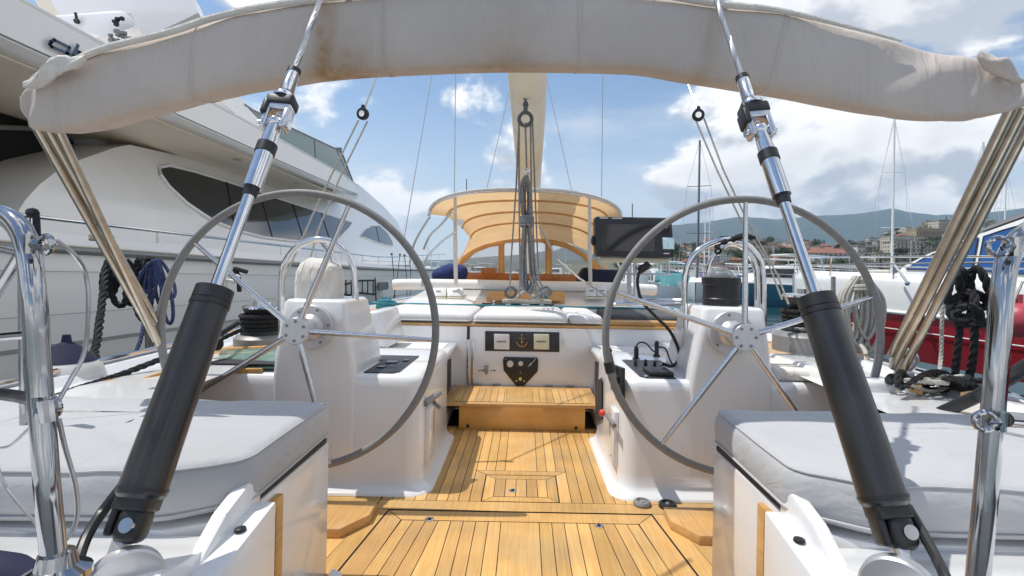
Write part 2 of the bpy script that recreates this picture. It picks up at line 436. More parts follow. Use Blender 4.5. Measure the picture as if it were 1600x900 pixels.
# near section B (slightly widening)
def xB(x,y): return x*(1+ (2.235-y)*.20)
yb1,yb0=2.234,1.2
plank(b,[(-.572,yb1),(.572,yb1),(.50,2.15),(-.50,2.15)])
for s in (-1,1): plank(b,[(s*.572,yb1),(s*.50,2.15),(s*xB(.49,yb0),yb0),(s*xB(.572,yb0),yb0)])
xs=[(-.08,.08)]; x=.08; r=[]
while x<.49: r.append((x,min(x+.0525,.497))); x+=.0525
for a,c in xs+r+[(-c,-a) for a,c in r]:
    if c-a<.012: continue
    plank(b,[(a,2.148),(c,2.148),(xB(c,yb0) if abs(c)>.3 else c,yb0),(xB(a,yb0) if abs(a)>.3 else a,yb0)])
part('teak_sole',b,teak,Y)
def flush_ring(p, r=.020, knob=False):
    b=MB(); b.lathe([(r,0),(r,.003),(r*.75,.005),(r*.45,.003),(r*.2,.0045)],p,n=24); return b
for (px,py) in ((671,812),(936,822),(801,767)):
    p=WZ(px,py,0); o=part('deck_ring',flush_ring(p),chrome,Y)
    bb=MB(); bb.lathe([(.008,.0048),(.008,.006)],p,n=12); part('ring_centre',bb,blackp,o)
for (px,py,m_) in ((1003,789,basegrey),(1043,792,blackp)):
    p=WZ(px,py,0); bb=MB(); bb.lathe([(.040,0),(.041,.012),(.036,.020),(.024,.022),(.022,.014),(.012,.014)],p,n=32); o=part('deck_plug',bb,m_,Y)
    bb=MB(); bb.lathe([(.013,.014),(.010,.019)],p,n=16); part('plug_handle',bb,chrome,o)
# foot chocks
for s in (-1,1):
    bb=MB(); bb.prism([(s*.625,2.235,0),(s*.62,2.11,0),(s*.70,1.99,0),(s*.95,1.99,0),(s*.95,2.235,0)],(0,0,.038),.004); part('foot_chock',bb,teakd,Y)

# ---- consoles / pedestals
def rrect(x0,y0,x1,y1,r,z,n=6):
    P=[]
    for (cx,cy,a) in ((x1-r,y1-r,0),(x0+r,y1-r,90),(x0+r,y0+r,180),(x1-r,y0+r,270)):
        for i in range(n+1):
            t=math.radians(a+90*i/n); P.append(V((cx+math.cos(t)*r,cy+math.sin(t)*r,z)))
    return P
def mirr(P,s): return [V((p.x*s,p.y,p.z)) for p in P]
def console(s):
    b=MB(); rows=[]
    prof=[(.055,0,0),(.05,.012,0),(.018,.022,0),(.004,.05,0),(0,.1,0),(.003,.49,0),(.006,.515,0),(.014,.536,0),(.030,.545,0)]
    for e,z,_ in prof:
        if z<.1: rows.append(mirr(rrect(.475-e,2.42-e,1.68,3.3,.08+e*.4,z),s))
        else: rows.append(mirr(rrect(.475+e,2.42+e,1.68,3.3,.08,z),s))
    b.loft(rows,closed=True,cap=True)
    # steering column: tapered
    rows=[]
    for t,z in ((0,.10),(0,.50),(.15,.62),(.5,.78),(.93,.885),(1,.90)):
        ex=.0 if t<1 else .012
        rows.append(mirr(rrect(.785+.06*min(t*1.6,1)+ex,2.4165+ex,1.19-.05*min(1,t*1.3)-ex,2.88-.10*t-ex,.028,z),s))
    b.loft(rows,closed=True,cap=True)
    return part('pedestal',b,gel,Y,sharp=50)
ped={}
for s in (-1,1): ped[s]=console(s)
# outboard wall + seats beside
b=MB()
for s in (-1,1):
    b=MB(); b.hexa([V((s*1.0,3.1,0)),V((s*1.66,3.1,0)),V((s*1.66,3.9,0)),V((s*1.0,3.9,0)),V((s*1.0,3.1,.535)),V((s*1.66,3.1,.55)),V((s*1.66,3.9,.55)),V((s*1.0,3.9,.535))],.015); part('coaming',b,gel,Y)
for s in (-1,1):   # forward seats
    b=MB(); b.box((min(s*.54,s*1.3),3.2,.09),(max(s*.54,s*1.3),3.93,.44),.015,3); part('side_seat',b,gel,Y)
    b=MB(); b.box((min(s*.50,s*1.3),3.0,.452),(max(s*.50,s*1.3),3.9,.505),.022,3); 
    sl_=part('seat_lid',b,gel,Y); b=MB(); b.prism(mirr(rrect(.56,3.32,1.24,3.84,.04,.5055),s),(0,0,.003)); part('nonskid_pad',b,nonskid,sl_)
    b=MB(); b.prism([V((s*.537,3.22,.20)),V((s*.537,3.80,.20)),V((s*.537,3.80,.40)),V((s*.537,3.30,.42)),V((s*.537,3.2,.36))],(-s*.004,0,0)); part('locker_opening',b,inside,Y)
    b=MB(); b.box((min(s*.53,s*.50),3.25,0),(max(s*.53,s*.50),3.9,.09),.02); part('plinth',b,gel,Y)
# aft corner panel w/ crank handle
for s in (-1,1):
    b=MB(); b.box((min(s*.452,s*.478),2.52,.10),(max(s*.452,s*.478),2.66,.37),.006,2); cc_=part('corner_cover',b,gel,Y)
    for zz_ in (.13,.34):
        b=MB(); b.lathe([(.006,0),(.005,.002)],V((s*.452,2.59,zz_)),(-s,0,0),8); part('screw',b,chrome,cc_)
# engine-start handles
b=MB(); p=V((-.452,2.60,.40)); b.tube([p,p+V((-.0,.03,-.03)),p+V((.035,.0,-.05))],.010,8); b.tube([p+V((.03,.0,.03)),p+V((-.02,-.11,.00))],.016,10); part('bilge_pump_handle',b,basegrey,Y)
b=MB(); b.tube([WX(960,665,.445),WX(948,648,.442)],.011,8); o=part('safety_handle',b,basegrey,Y)
b=MB(); b.sphere(WX(941,645,.435),.019,12,(1,1.2,1)); part('handle_tip',b,redp,o)
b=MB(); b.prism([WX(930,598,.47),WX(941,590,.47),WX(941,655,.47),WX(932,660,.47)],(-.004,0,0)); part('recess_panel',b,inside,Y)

# throttle on the inner face of the starboard console
b=MB(); b.prism([WX(958,568,.473),WX(977,575,.473),WX(977,625,.473),WX(960,608,.473)],(-.02,0,0),.004); o=part('throttle_mount',b,blackp,Y)
b=MB(); b.tube([WX(963,590,.44),WX(957,573,.435),WX(951,552,.43)],[.012,.013,.016],12); b.sphere(WX(951,548,.43),.018,10); b.sphere(WX(964,592,.445),.024,12,(1,1,1)); part('throttle_lever',b,blackp,o)

# instrument panels on console tops
def console_panel(s, name, mm):
    b=MB(); ox=.03 if s<0 else 0; P=[V((s*(x+ox),y,.5455)) for x,y in ((.575,2.52),(.60,2.48),(.742,2.48),(.742,2.80),(.80,2.85),(.80,2.98),(.575,2.98))]
    b.prism(P,(0,0,.006),.002); return part(name,b,mm,Y)
o=console_panel(-1,'instrument_panel',bezel)
for (x,y,w,h) in ((-.70,2.74,.06,.06),(-.72,2.60,.04,.04),(-.64,2.80,.03,.05)):
    b=MB(); b.box((x-w/2,y-h/2,.5515),(x+w/2,y+h/2,.558),.002); part('instrument',b,screen,o)
o=console_panel(1,'instrument_panel',bezel)
b=MB(); b.box((.62,2.50,.5515),(.74,2.66,.572),.006); part('autopilot_unit',b,blackp,o)
for (x,y) in ((.61,2.78),(.67,2.80),(.71,2.76)):
    b=MB(); b.lathe([(.010,.5515),(.009,.565),(.006,.585)],(x,y,0),n=12); part('switch',b,blackp,o)
for (x,y) in ((.595,2.95),(.66,2.95),(.60,2.50)):
    b=MB(); b.lathe([(.010,.5515),(.010,.557),(.004,.559)],(x,y,0),n=12); part('screw',b,chrome,o)
for (px,py,hh) in ((994,548,.06),(1026,543,.075)):
    p=WZ(px,py+14,.546); b=MB(); b.lathe([(.022,0),(.022,.01),(.014,.014),(.014,hh),(.010,hh+.02)],p,n=14); part('power_plug',b,blackp,Y)

# ---- steering wheels
def wheel(cx, cz, d, a0, lbl):
    w=bpy.data.objects.new('steering_wheel',None); COL.objects.link(w); w.parent=Y; w.location=V((cx,d,cz))-Y.location; w['label']=lbl
    c=V((cx,d,cz)); R=.604
    b=MB(); b.ring(c,(0,1,0),R,.0165,96,12); part('rim',b,wheelm,w)
    for k in range(5):
        a=math.radians(a0+72*k); dr=V((math.cos(a),0,math.sin(a)))
        b=MB(); b.tube([c+dr*.035+V((0,-.015,0)),c+dr*.2+V((0,-.012,0)),c+dr*(R-.012)],[.0135,.0130,.0095],12); part('spoke',b,brushed,w)
    b=MB(); b.lathe([(.057,-.034),(.060,-.030),(.060,.020),(.057,.024),(.038,.028),(.035,.06),(.038,.12)],c,(0,1,0),36); hb=part('hub',b,hubm,w)
    for k in range(6):
        a=math.radians(a0+30+60*k); q=c+V((math.cos(a)*.042,-.034,math.sin(a)*.042))
        b=MB(); b.lathe([(.0068,-.003),(.0068,.003)],q,(0,1,0),10); part('bolt',b,basegrey,hb)
    # mounting plate on the column
    q=V((cx,d+.12,cz)); b=MB(); b.lathe([(.100,0),(.103,.004),(.103,.03),(.09,.07)],q,(0,1,0),44); b.lathe([(.042,-.06),(.044,-.02),(.062,0)],q,(0,1,0),28); pl=part('mounting_plate',b,hubm,w)
    for k in range(6):
        a=math.radians(a0+10+60*k); b=MB(); b.lathe([(.0065,-.003),(.0065,.002)],q+V((math.cos(a)*.086,0,math.sin(a)*.086)),(0,1,0),10); part('plate_bolt',b,basegrey,w)
    return w
pL=W(466,516,2.25); pR=W(1161,526,2.25)
wheel(pL.x,pL.z,2.25,-3+0,'port steering wheel with a spoke lying level to the right')
wR=wheel(pR.x,pR.z,2.25,90,'starboard steering wheel with one spoke pointing straight up')
a=math.radians(194); c=pR+V((math.cos(a)*.604,0,math.sin(a)*.604)); b=MB(); t=V((-math.sin(a),0,math.cos(a))); b.tube([c-t*.024,c+t*.024],.0205,14); part('tape_wrap',b,blackp,wR)

# ---- binnacle guards (inverted U pairs)
def guard(s, pts1, pts2, d1, d2):
    b=MB(); b.tube(spline([W(x,y,d1) for x,y in pts1],6),.0165,12); o=part('guard_rail',b,chrome,Y)
    b=MB(); b.tube(spline([W(x,y,d2) for x,y in pts2],6),.0145,12); part('guard_rail',b,chrome,Y)
guard(-1,[(440,585),(440,520),(440,440),(447,408),(468,383),(498,374),(528,383),(549,410),(555,445),(555,500),(555,560)],[(520,560),(522,440),(520,402),(508,383),(494,376)],2.62,2.85)
guard(1,[(1072,560),(1070,500),(1070,440),(1078,408),(1098,387),(1130,376),(1162,380),(1186,405),(1192,440),(1192,510),(1192,560)],[(1106,540),(1106,440),(1112,405),(1130,385),(1150,382),(1168,395),(1182,430),(1182,520)],2.62,2.85)
# binnacle cover (port) and compass (starboard)
c=W(500,473,2.60); b=MB(); rows=[]
for (z,e) in ((-.01,.099),(.02,.097),(.10,.098),(.17,.094),(.20,.082),(.218,.05)):
    rows.append([V((p.x,p.y,c.z+z)) for p in rrect(c.x-e,c.y-e,c.x+e,c.y+e,.035,0,5)])
for r in rows:
    for p in r: p.x+=rnd.uniform(-.002,.002); p.z+=rnd.uniform(-.004,.004)+ (.012*math.sin(p.x*40) if p.z>c.z+.16 else 0)
b.loft(rows,closed=True,cap=True); part('compass_cover',b,covercloth,Y,sharp=60)
c=W(1126,486,2.60); b=MB(); b.lathe([(.092,0),(.092,.02),(.088,.024),(.088,.060),(.091,.064),(.088,.068),(.088,.13),(.094,.135),(.095,.168),(.088,.172),(.07,.172)],c,n=40); o=part('compass',b,blackp,Y)
b=MB(); b.sphere(c+V((0,0,.165)),.066,24,(1,1,.85)); part('compass_dome',b,dome,o)
b=MB(); b.lathe([(.05,.17),(.045,.185),(.01,.19)],c,n=24); part('compass_card',b,basegrey,o)
# strap on starboard guard
b=MB(); P=[W(x,y,2.58) for x,y in ((1118,388),(1130,379),(1145,374),(1158,370),(1168,371))]
b.tube(spline(P,4),[.011+.006*math.sin(i*1.7) for i in range(len(spline(P,4)))],8); b.tube([W(1150,372,2.57),W(1164,368,2.56),W(1180,372,2.56)],[.016,.018,.008],8); b.ring(W(1122,392,2.57),(0,1,.3),.014,.006,12,6)
tag(b.build('strap',rope_k),'black strap tied over the top of the right compass guard','strap')

# ---- bulkhead with panels
BD=3.90
b=MB(); b.box((-1.36,BD,0),(1.36,BD+.05,.63),.006); part('bulkhead',b,gel,Y)
b=MB(); b.box((-1.38,BD-.012,.632),(1.38,BD+.06,.650),.004); part('teak_trim',b,teakd,Y)
def onb(px,py,off=0): return W(px,py,BD-off)
b=MB(); q=[onb(758,517),onb(874,519),onb(874,550),onb(758,548)]; b.prism(q,(0,-.008,0),.002); o=part('speaker_panel',b,bezel,Y)
for (x,mm) in ((784,white),(846,cream)):
    b=MB(); q=[onb(x-12,521.5,.009),onb(x+12,522,.009),onb(x+12,546,.009),onb(x-12,545.5,.009)]; b.prism(q,(0,-.012,0),.004,3); part('speaker_cover',b,mm,o)
    b=MB(); px=x-7.5
    for w in (2.2,1.6,2.2,1.8,1.2,1.8,1.8): 
        b.prism([onb(px,532.6,.0215),onb(px+w*.8,532.6,.0215),onb(px+w*.8,535,.0215),onb(px,535,.0215)],(0,-.0006,0)); px+=w+.3
    part('speaker_lettering',b,tinyink,o)
# gilt anchor emblem
b=MB(); k=lambda x,y: onb(x,y,.010)
b.tube([k(815,524),k(815.5,541)],.003,6); b.tube([k(810.5,528.5),k(820.5,529)],.0025,6); b.tube(spline([k(807,534),k(810,539),k(815.5,542),k(821,539.5),k(824,534.5)],4),.004,6); b.ring(k(815,523.5),(0,1,0),.006,.002,12,5); b.sphere(k(815.5,534),.009,8,(1,.3,1)); part('anchor_emblem',b,brass,o)
# engine panel
b=MB(); q=[onb(x,y) for x,y in ((788,557.5),(839,558.5),(841,562),(840,580),(819,602),(806,602),(787,578),(786,562))]; b.prism(q,(0,-.014,0),.003); o=part('engine_panel',b,blackp,Y)
for (x,y,r,mm) in ((797,568.5,.026,hubm),(813.5,568,.019,hubm),(813,592,.013,yellowp),(829,569,.008,hubm),(807,595,.006,hubm),(819,595.5,.006,hubm),(813,582,.006,basegrey),(790,561,.004,hubm),(836,561,.004,hubm)):
    b=MB(); b.lathe([(r,0),(r*.95,-.005),(r*.7,-.006)],onb(x,y,.014),(0,1,0),20); part('gauge',b,mm,o)
b=MB(); b.tube([onb(825,573,.02),onb(836,562,.02)],.003,6); part('key',b,hubm,o)
# small valve + label left, fitting right, vertical tracks
b=MB(); b.lathe([(.016,0),(.018,-.02),(.010,-.028)],onb(760,578),(0,1,0),16); b.tube([onb(760,572,.02),onb(760,585,.02)],.008,8); b.tube([onb(757,572,.02),onb(764,572,.02)],.005,6); part('tap',b,basegrey,Y)
b=MB()
for x in (748,751,753.5,767,770,772.5): b.prism([onb(x,578),onb(x+1.8,578),onb(x+1.8,580),onb(x,580)],(0,-.001,0))
part('tap_lettering',b,tinyink,Y)
b=MB(); b.lathe([(.012,0),(.012,-.012),(.006,-.016)],onb(879,532),(0,1,0),14); b.lathe([(.012,0),(.012,-.012),(.006,-.016)],onb(879,538),(0,1,0),14); part('padeye',b,chrome,Y)
b=MB()
for x in (732,739.5): b.prism([onb(x-2,530),onb(x+2,530),onb(x+1.5,600),onb(x-3,600)],(0,-.012,0),.002)
part('table_track',b,brushed,Y)
b=MB(); b.box((-.43,BD-.016,.53),(-.41,BD,.63),.003); part('track_strap',b,blackp,Y)

# ---- step
b=MB(); b.box((-.42,3.41,.0),(.42,3.44,.155),.003); b.box((-.42,3.44,.0),(-.39,3.88,.155)); b.box((.39,3.44,.0),(.42,3.88,.155)); o=part('step_box',b,riser_bounce_teak,Y)
for x in (-.36,.36):
    b=MB(); b.lathe([(.012,0),(.012,.005)],(x,3.407,.018),(0,1,0),12); part('peg',b,inside,o)
b=MB(); b.prism([V((-.53,3.36,.16)),V((.51,3.36,.16)),V((.51,3.895,.16)),V((-.53,3.895,.16))],(0,0,.022),.004); st=part('step_tread',b,teakd,Y)
b=MB(); b.box((-.46,3.40,.1822),(.45,3.80,.1828)); part('tread_caulk',b,caulk,st)
b=MB()
for g0,g1 in ((-.46,-.11),(.07,.45)):
    x=g0
    while x<g1-.004:
        plank(b,[(x,3.40),(min(x+.048,g1),3.40),(min(x+.048,g1),3.80),(x,3.80)],.1845,.0015); x+=.048
plank(b,[(-.11,3.40),(.07,3.40),(.07,3.80),(-.11,3.80)],.1845,.0008)
part('tread_slats',b,teak,st)
b=MB()
for x in (-.34,-.20,.20,.36): b.box((x-.03,3.875,.185),(x+.03,3.898,.192),.002)
part('hinge',b,basegrey,Y)

# ---- coachroof forward of the bulkhead
b=MB(); b.box((-1.36,3.95,0),(1.36,9.5,.66),.02)
b.hexa([V((-1.30,4.98,.64)),V((1.30,4.98,.64)),V((1.15,5.80,.64)),V((-1.15,5.80,.64)),V((-1.26,5.0,.69)),V((1.26,5.0,.69)),V((1.1,5.80,.84)),V((-1.1,5.80,.84))],.01)
b.hexa([V((-1.28,7.4,.64)),V((1.28,7.4,.64)),V((1.0,9.4,.64)),V((-1.0,9.4,.64)),V((-1.24,7.5,1.0)),V((1.24,7.5,1.0)),V((.95,9.3,.98)),V((-.95,9.3,.98))],.02)
part('coachroof',b,gel,Y)
b=MB(); b.tube(spline([V((-1.5,5.88,.875)),V((-1.30,5.86,.885)),V((-.8,5.84,.89)),V((0,5.83,.89)),(V((.8,5.84,.89))),V((1.30,5.86,.88)),V((1.5,5.9,.87))],5),.062,14); part('hatch_coaming',b,white,Y)
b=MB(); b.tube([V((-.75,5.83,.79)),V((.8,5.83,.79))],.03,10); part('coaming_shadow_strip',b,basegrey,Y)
# tan slanted hatch board
b=MB(); q=[W(760,474,5.22),W(882,474,5.22),W(884,455,5.45),W(760,455,5.45)]; b.prism(q,(0,.01,-.03),.006); o=part('hatch_board',b,teakd,Y)
b=MB(); q=[W(766,471,5.20),W(876,471,5.20),W(877,464,5.30),W(766,464,5.30)]; b.prism(q,(0,-.004,.010),.003); part('board_panel',b,teakd,o)
# white deck boxes
for (x0,x1,mm) in ((672,697,white),(698.5,723,white),(916,932,white),(932.5,948,white)):
    b=MB(); y0,y1=(450,463) if x0<800 else (447,463)
    b.prism([W(x0,y1,5.35),W(x1,y1,5.35),W(x1,y0,5.42),W(x0,y0,5.42)],(0,.12,.0),.008); o=part('speaker_box',b,mm,Y)
    b=MB(); b.prism([W(x0,y1+4,5.34),W(x1,y1+4,5.34),W(x1,y1+.8,5.345),W(x0,y1+.8,5.345)],(0,.12,0),.004); part('box_base',b,cream,o)
    b=MB(); b.prism([W((x0+x1)/2-4,455,5.385),W((x0+x1)/2+4,455,5.385),W((x0+x1)/2+4,453.7,5.39),W((x0+x1)/2-4,453.7,5.39)],(0,-.004,0)); part('box_lettering',b,tinyink,o)
# traveller
b=MB(); b.box((-1.25,4.92,.70),(1.25,4.97,.715),.003); tr=part('traveller_track',b,basegrey,Y)
for x in (-.36,-.23,-.08,.10,.24): 
    b=MB(); b.box((x-.05,4.90,.716),(x+.05,4.985,.745),.008); part('traveller_car',b,blackp,tr)
for x in (-.29,-.12,.02,.20):
    b=MB(); b.lathe([(.016,.745),(.018,.75),(.018,.762),(.01,.768)],(x,4.93,0),n=12); part('car_sheave',b,brushed,tr)
# windows coamings varnished at the front of the forward cockpit
b=MB(); b.box((-1.12,7.42,.90),(1.12,7.52,1.03),.01); part('varnished_coaming',b,varnish,Y)
b=MB(); b.box((-.38,6.3,.84),(.36,6.9,.93),.01); part('companion_hatch',b,cream,Y)
b=MB(); b.box((-.62,7.2,.98),(-.40,7.32,1.10),.01); part('instrument_pod',b,varnish,Y)
b=MB(); b.box((-1.2,5.9,.66),(1.2,7.4,.70),.01); part('forward_cockpit_sole',b,teakd,Y)

# ---- tan forward bimini
def arc(d, xh, zt, ze, zb=None, n=28, cx=0.0, pw=2.3):
    P=[]
    for i in range(n+1):
        t=math.pi*(1-i/n); cxx=math.cos(t); sx=math.sin(t)
        x=xh*math.copysign(abs(cxx)**(2/pw),cxx); z=ze+(zt-ze)*(abs(sx)**(2/pw))
        P.append(V((cx+x,d,z)))
    return P
def C(px0,px1,ytop,yend,d,pw=2.3):
    a=W(px0,yend,d); c=W(px1,yend,d); t=W((px0+px1)/2,ytop,d)
    return arc(d,(c.x-a.x)/2,t.z,(a.z+c.z)/2,cx=(a.x+c.x)/2,pw=pw)
A=[C(670,971,296,338,5.0,2.4),C(698,950,312,340,5.6,2.4),C(722,932,330,358,6.3,2.3),C(735,925,347,374,6.9,2.2),C(722,938,362,405,7.35,2.1),C(700,958,372,442,7.6,2.05)]
rows=[]
for i in range(len(A)-1):
    for k in range(4):
        t=k/4; rows.append([A[i][j].lerp(A[i+1][j],t)+V((0,0,-.035*math.sin(math.pi*t)*math.sin(math.pi*j/28))) for j in range(29)])
rows.append(A[-1]); b=MB(); b.loft(rows); bim=part('spray_canopy',b,tanvas,Y,fix=False,sharp=60)
for i in (0,1,2,3):
    b=MB(); b.tube([p+V((0,0,-.012)) for p in A[i]],.013 if i else .016,8); part('canopy_bow',b,(tanvas if i else brushed),bim)
b=MB(); b.tube([p+V((0,-.01,.004)) for p in A[0]],.012,6); part('edge_binding',b,covercloth,bim)
# legs of the bows
for P in ([(672,338),(655,365),(645,388),(640,415)],[(706,330),(690,350),(672,368),(662,390)],[(712,362),(690,378),(668,402),(661,425),(660,448)],[(967,335),(975,345),(985,370)],[(932,365),(960,400),(975,440)]):
    b=MB(); b.tube(spline([W(x,y,5.05) for x,y in P],5),.011,8); part('canopy_leg',b,brushed,bim)
for (x,yt) in ((711,304),(921,308)):
    b=MB(); b.tube([W(x,yt,5.06),W(x+.5,400,5.25),W(x+1.5,444,5.4)],[.015,.022,.02],10); part('canopy_post',b,covercloth,bim)
b=MB(); b.box((W(713,350,5.1).x,5.08,W(713,352,5.1).z),(W(724,350,5.1).x,5.13,W(713,343,5.1).z),.008); part('white_strap',b,white,bim)
# windscreen: tan panel with three vinyl windows, in the plane d=7.6
wd=7.60
Ow=[(698,442),(704,425),(716,408),(735,390),(758,379),(785,373),(820,371),(855,373),(884,379),(908,391),(930,407),(945,424),(955,442)]
wins=[[(712,428),(722,412),(742,394),(765,385),(779,383),(780,386),(780,428),(776,430),(718,431)],
      [(787,382),(791,378.5),(820,377),(848,378),(853,382),(853,426),(849,429),(791,429),(787,426)],
      [(861,384),(866,382),(888,388),(908,399),(922,413),(930,427),(926,431),(864,430),(861,427)]]
bm=bmesh.new()
def loop(P): 
    vs=[bm.verts.new(W(x,y,wd)) for x,y in P]; return [bm.edges.new((vs[i],vs[(i+1)%len(vs)])) for i in range(len(vs))]
ed=loop(Ow)
for w in wins: ed+=loop(w)
bmesh.ops.triangle_fill(bm,use_beauty=True,edges=ed,use_dissolve=False)
bm.verts.index_update(); b=MB(); b.add([v.co.copy() for v in bm.verts],[tuple(v.index for v in f.verts) for f in bm.faces]); bm.free()
ws=part('windscreen',b,tanvas,Y,solid=.02)
for w in wins:
    b=MB(); b.prism([W(x,y,wd) for x,y in w],(0,.004,0)); part('window_pane',b,vinyl,ws)
    b=MB(); b.tube([W(x,y,wd-.015) for x,y in w],.012,6,closed=True); part('window_binding',b,tanvas,ws)
# plotter
pd=2.72
b=MB(); b.prism([W(930,338,pd),W(1050,340,pd),W(1055,403,pd),W(931,401,pd)],(0,.10,0),.012,3); pl=part('chart_plotter',b,bezel,Y)
b=MB(); b.prism([W(939,350,pd-.002),W(1022,351,pd-.002),W(1023,393,pd-.002),W(940,392,pd-.002)],(0,-.002,0)); part('plotter_screen',b,screen,pl)
b=MB(); b.prism([W(1035,371,pd-.002),W(1052.5,371.5,pd-.002),W(1053.5,389.5,pd-.002),W(1036,389,pd-.002)],(0,-.003,0),.0005); part('lit_display',b,lcd,pl)
b=MB(); b.tube([W(1040,362,pd-.01),W(1046,355,pd-.02)],.010,8); b.sphere(W(1043,359,pd-.01),.016,10); part('plotter_knob',b,blackp,pl)
for (x0,x1,y) in ((937,950,340.5),(956,972,341),(1037,1046,396)):
    b=MB(); b.prism([W(x0,y-1,pd-.003),W(x1,y-1,pd-.003),W(x1,y+1,pd-.003),W(x0,y+1,pd-.003)],(0,-.001,0)); part('plotter_lettering',b,hubm,pl)
for x in (945,):
    b=MB(); b.sphere(W(927,376,pd+.04),.022,10,(.6,1,1.3)); part('side_knob',b,blackp,pl)
b=MB(); b.box((W(940,406,pd).x,pd+.03,W(940,409,pd).z),(W(1048,406,pd).x,pd+.09,W(940,402,pd).z),.004); part('plotter_bracket',b,cream,pl)
for x in (983,993,1044):
    b=MB(); b.tube([W(x,405,pd+.06),W(x,468 if x<1000 else 430,pd+.06)],.012 if x<1000 else .007,10); part('mount_pole',b,brushed,pl)
b=MB(); b.tube([W(975,428,pd+.05),W(1048,428,pd+.05)],.006,8); b.tube([W(975,470,pd+.05),W(1072,470,pd-.1)],.014,10); b.tube([W(960,476,pd+.05),W(1072,474,pd-.1)],.012,10); part('mount_rail',b,brushed,pl)
b=MB(); b.tube(spline([W(x,y,2.66) for x,y in ((1012,412),(1002,420),(996,440),(1003,470),(1025,495),(1045,515),(1058,540),(1061,560),(1050,572),(1035,568))],6),.0085,8); b.tube([W(998,424,2.68),W(1010,416,2.67),W(1014,412,2.67)],.02,8)
tag(b.build('power_cable',blackp),'thick black cable looping down from the chart plotter to the right console','cable')
b=MB(); b.tube(spline([W(x,y,2.6) for x,y in ((994,540),(1000,535),(1010,537),(1020,548),(1026,548))],6),.004,6); b.tube(spline([W(x,y,2.6) for x,y in ((1030,542),(1040,545),(1046,560),(1052,572))],6),.004,6)
tag(b.build('charging_lead',blackp),'thin black lead between the two plugs on the right console','cable')

# ---- boom, mast, rigging
b=MB(); rows=[]
for (x0,x1,y,d,th) in ((785,858,60,2.55,.30),(787,856,100,2.9,.34),(790,855,140,3.4,.40),(795,853,190,4.2,.46),(801,850,240,5.4,.50),(806,846,290,7.0,.55),(808,844,318,8.3,.60)):
    a=W(x0,y,d); c=W(x1,y,d); cx=(a.x+c.x)/2; hw=(c.x-a.x)/2; z=a.z; R=[]
    for i in range(20):
        t=2*math.pi*i/20; R.append(V((cx+hw*math.copysign(abs(math.sin(t))**.8,math.sin(t)),d,z+th/2-th/2*math.cos(t))))
    rows.append(R)
b.loft(rows,closed=True,cap=True); bo=part('boom_cover',b,sailcover,Y,sharp=70)
b=MB(); b.tube([W(820,60,2.55)+V((0,-.1,.0)),W(820,60,2.55)+V((0,.3,-.01))],.03,10); part('boom_end',b,spar,bo)
b=MB(); b.tube([V((.02,8.75,.9)),V((.02,8.9,19))],.11,16); part('mast',b,spar,Y)
def wire(name, pts, r=.004, m_=wirem, lab=None):
    b=MB(); b.tube(pts,r,6); o=part(name,b,m_,Y)
    return o
top=V((0,8.85,18.5))
def up_to(px,py,d,px2,py2,d2,ext=3.0):
    a=W(px,py,d); c=W(px2,py2,d2); return [a,c,c+(c-a)*ext]
wire('running_backstay',up_to(567,175,2.9,594,105,3.15,6),.006)
wire('running_backstay',up_to(1091,178,2.9,1068,110,3.15,6),.006)
for (bx,by,s) in ((567,178,-1),(1091,180,1)):
    c=W(bx,by,2.9); b=MB(); b.lathe([(.030,-.012),(.034,-.010),(.034,.010),(.030,.012)],c,(.2,1,.1),20); b.tube([c+V((0,0,.03)),c+V((0,0,.05))],.010,8); b.ring(c+V((0,0,.03)),(0,1,0),.012,.004,12,6); o=part('block',b,blackp,Y)
    b=MB(); b.lathe([(.017,-.015),(.017,.015)],c,(.2,1,.1),14); part('sheave',b,chrome,o)
for P in (((560,188,2.9),(500,310,2.85),(447,430,2.8),(425,490,2.75)),((574,190,2.9),(532,275,2.85),(497,360,2.8),(470,455,2.75))):
    wire('backstay_line',[W(*p) for p in P],.0055,rope_w)
for P in (((1088,190,2.9),(1120,265,2.85),(1158,345,2.8),(1200,410,2.8),(1222,468,2.75)),((1100,185,2.9),(1130,265,2.85),(1170,350,2.8),(1215,430,2.8),(1232,475,2.75))):
    wire('backstay_line',[W(*p) for p in P],.0055,rope_w)
wire('shroud',[W(630,372,7.6)+V((0,0,-.1)),W(677,105,8.6),W(677,105,8.6)+V((.25,.15,1.8))],.007)
wire('shroud',[W(710,302,8.0),W(712,105,8.3),W(712,30,8.4)],.007)
wire('shroud',[W(940,312,8.0),W(942,105,8.3),W(943,30,8.4)],.007)
wire('stay',[W(760,297,9.0),W(790,168,9.0),W(800,120,9)],.006)
wire('stay',[W(893,297,9.0),W(856,130,9.0),W(845,80,9)],.006)
b=MB(); b.tube([W(729,302,9),W(729,280,9)],.008,6); part('antenna',b,darkspar,Y)
b=MB(); b.tube([W(988,345,6),W(988,318,6)],.006,6); part('antenna',b,darkspar,Y)
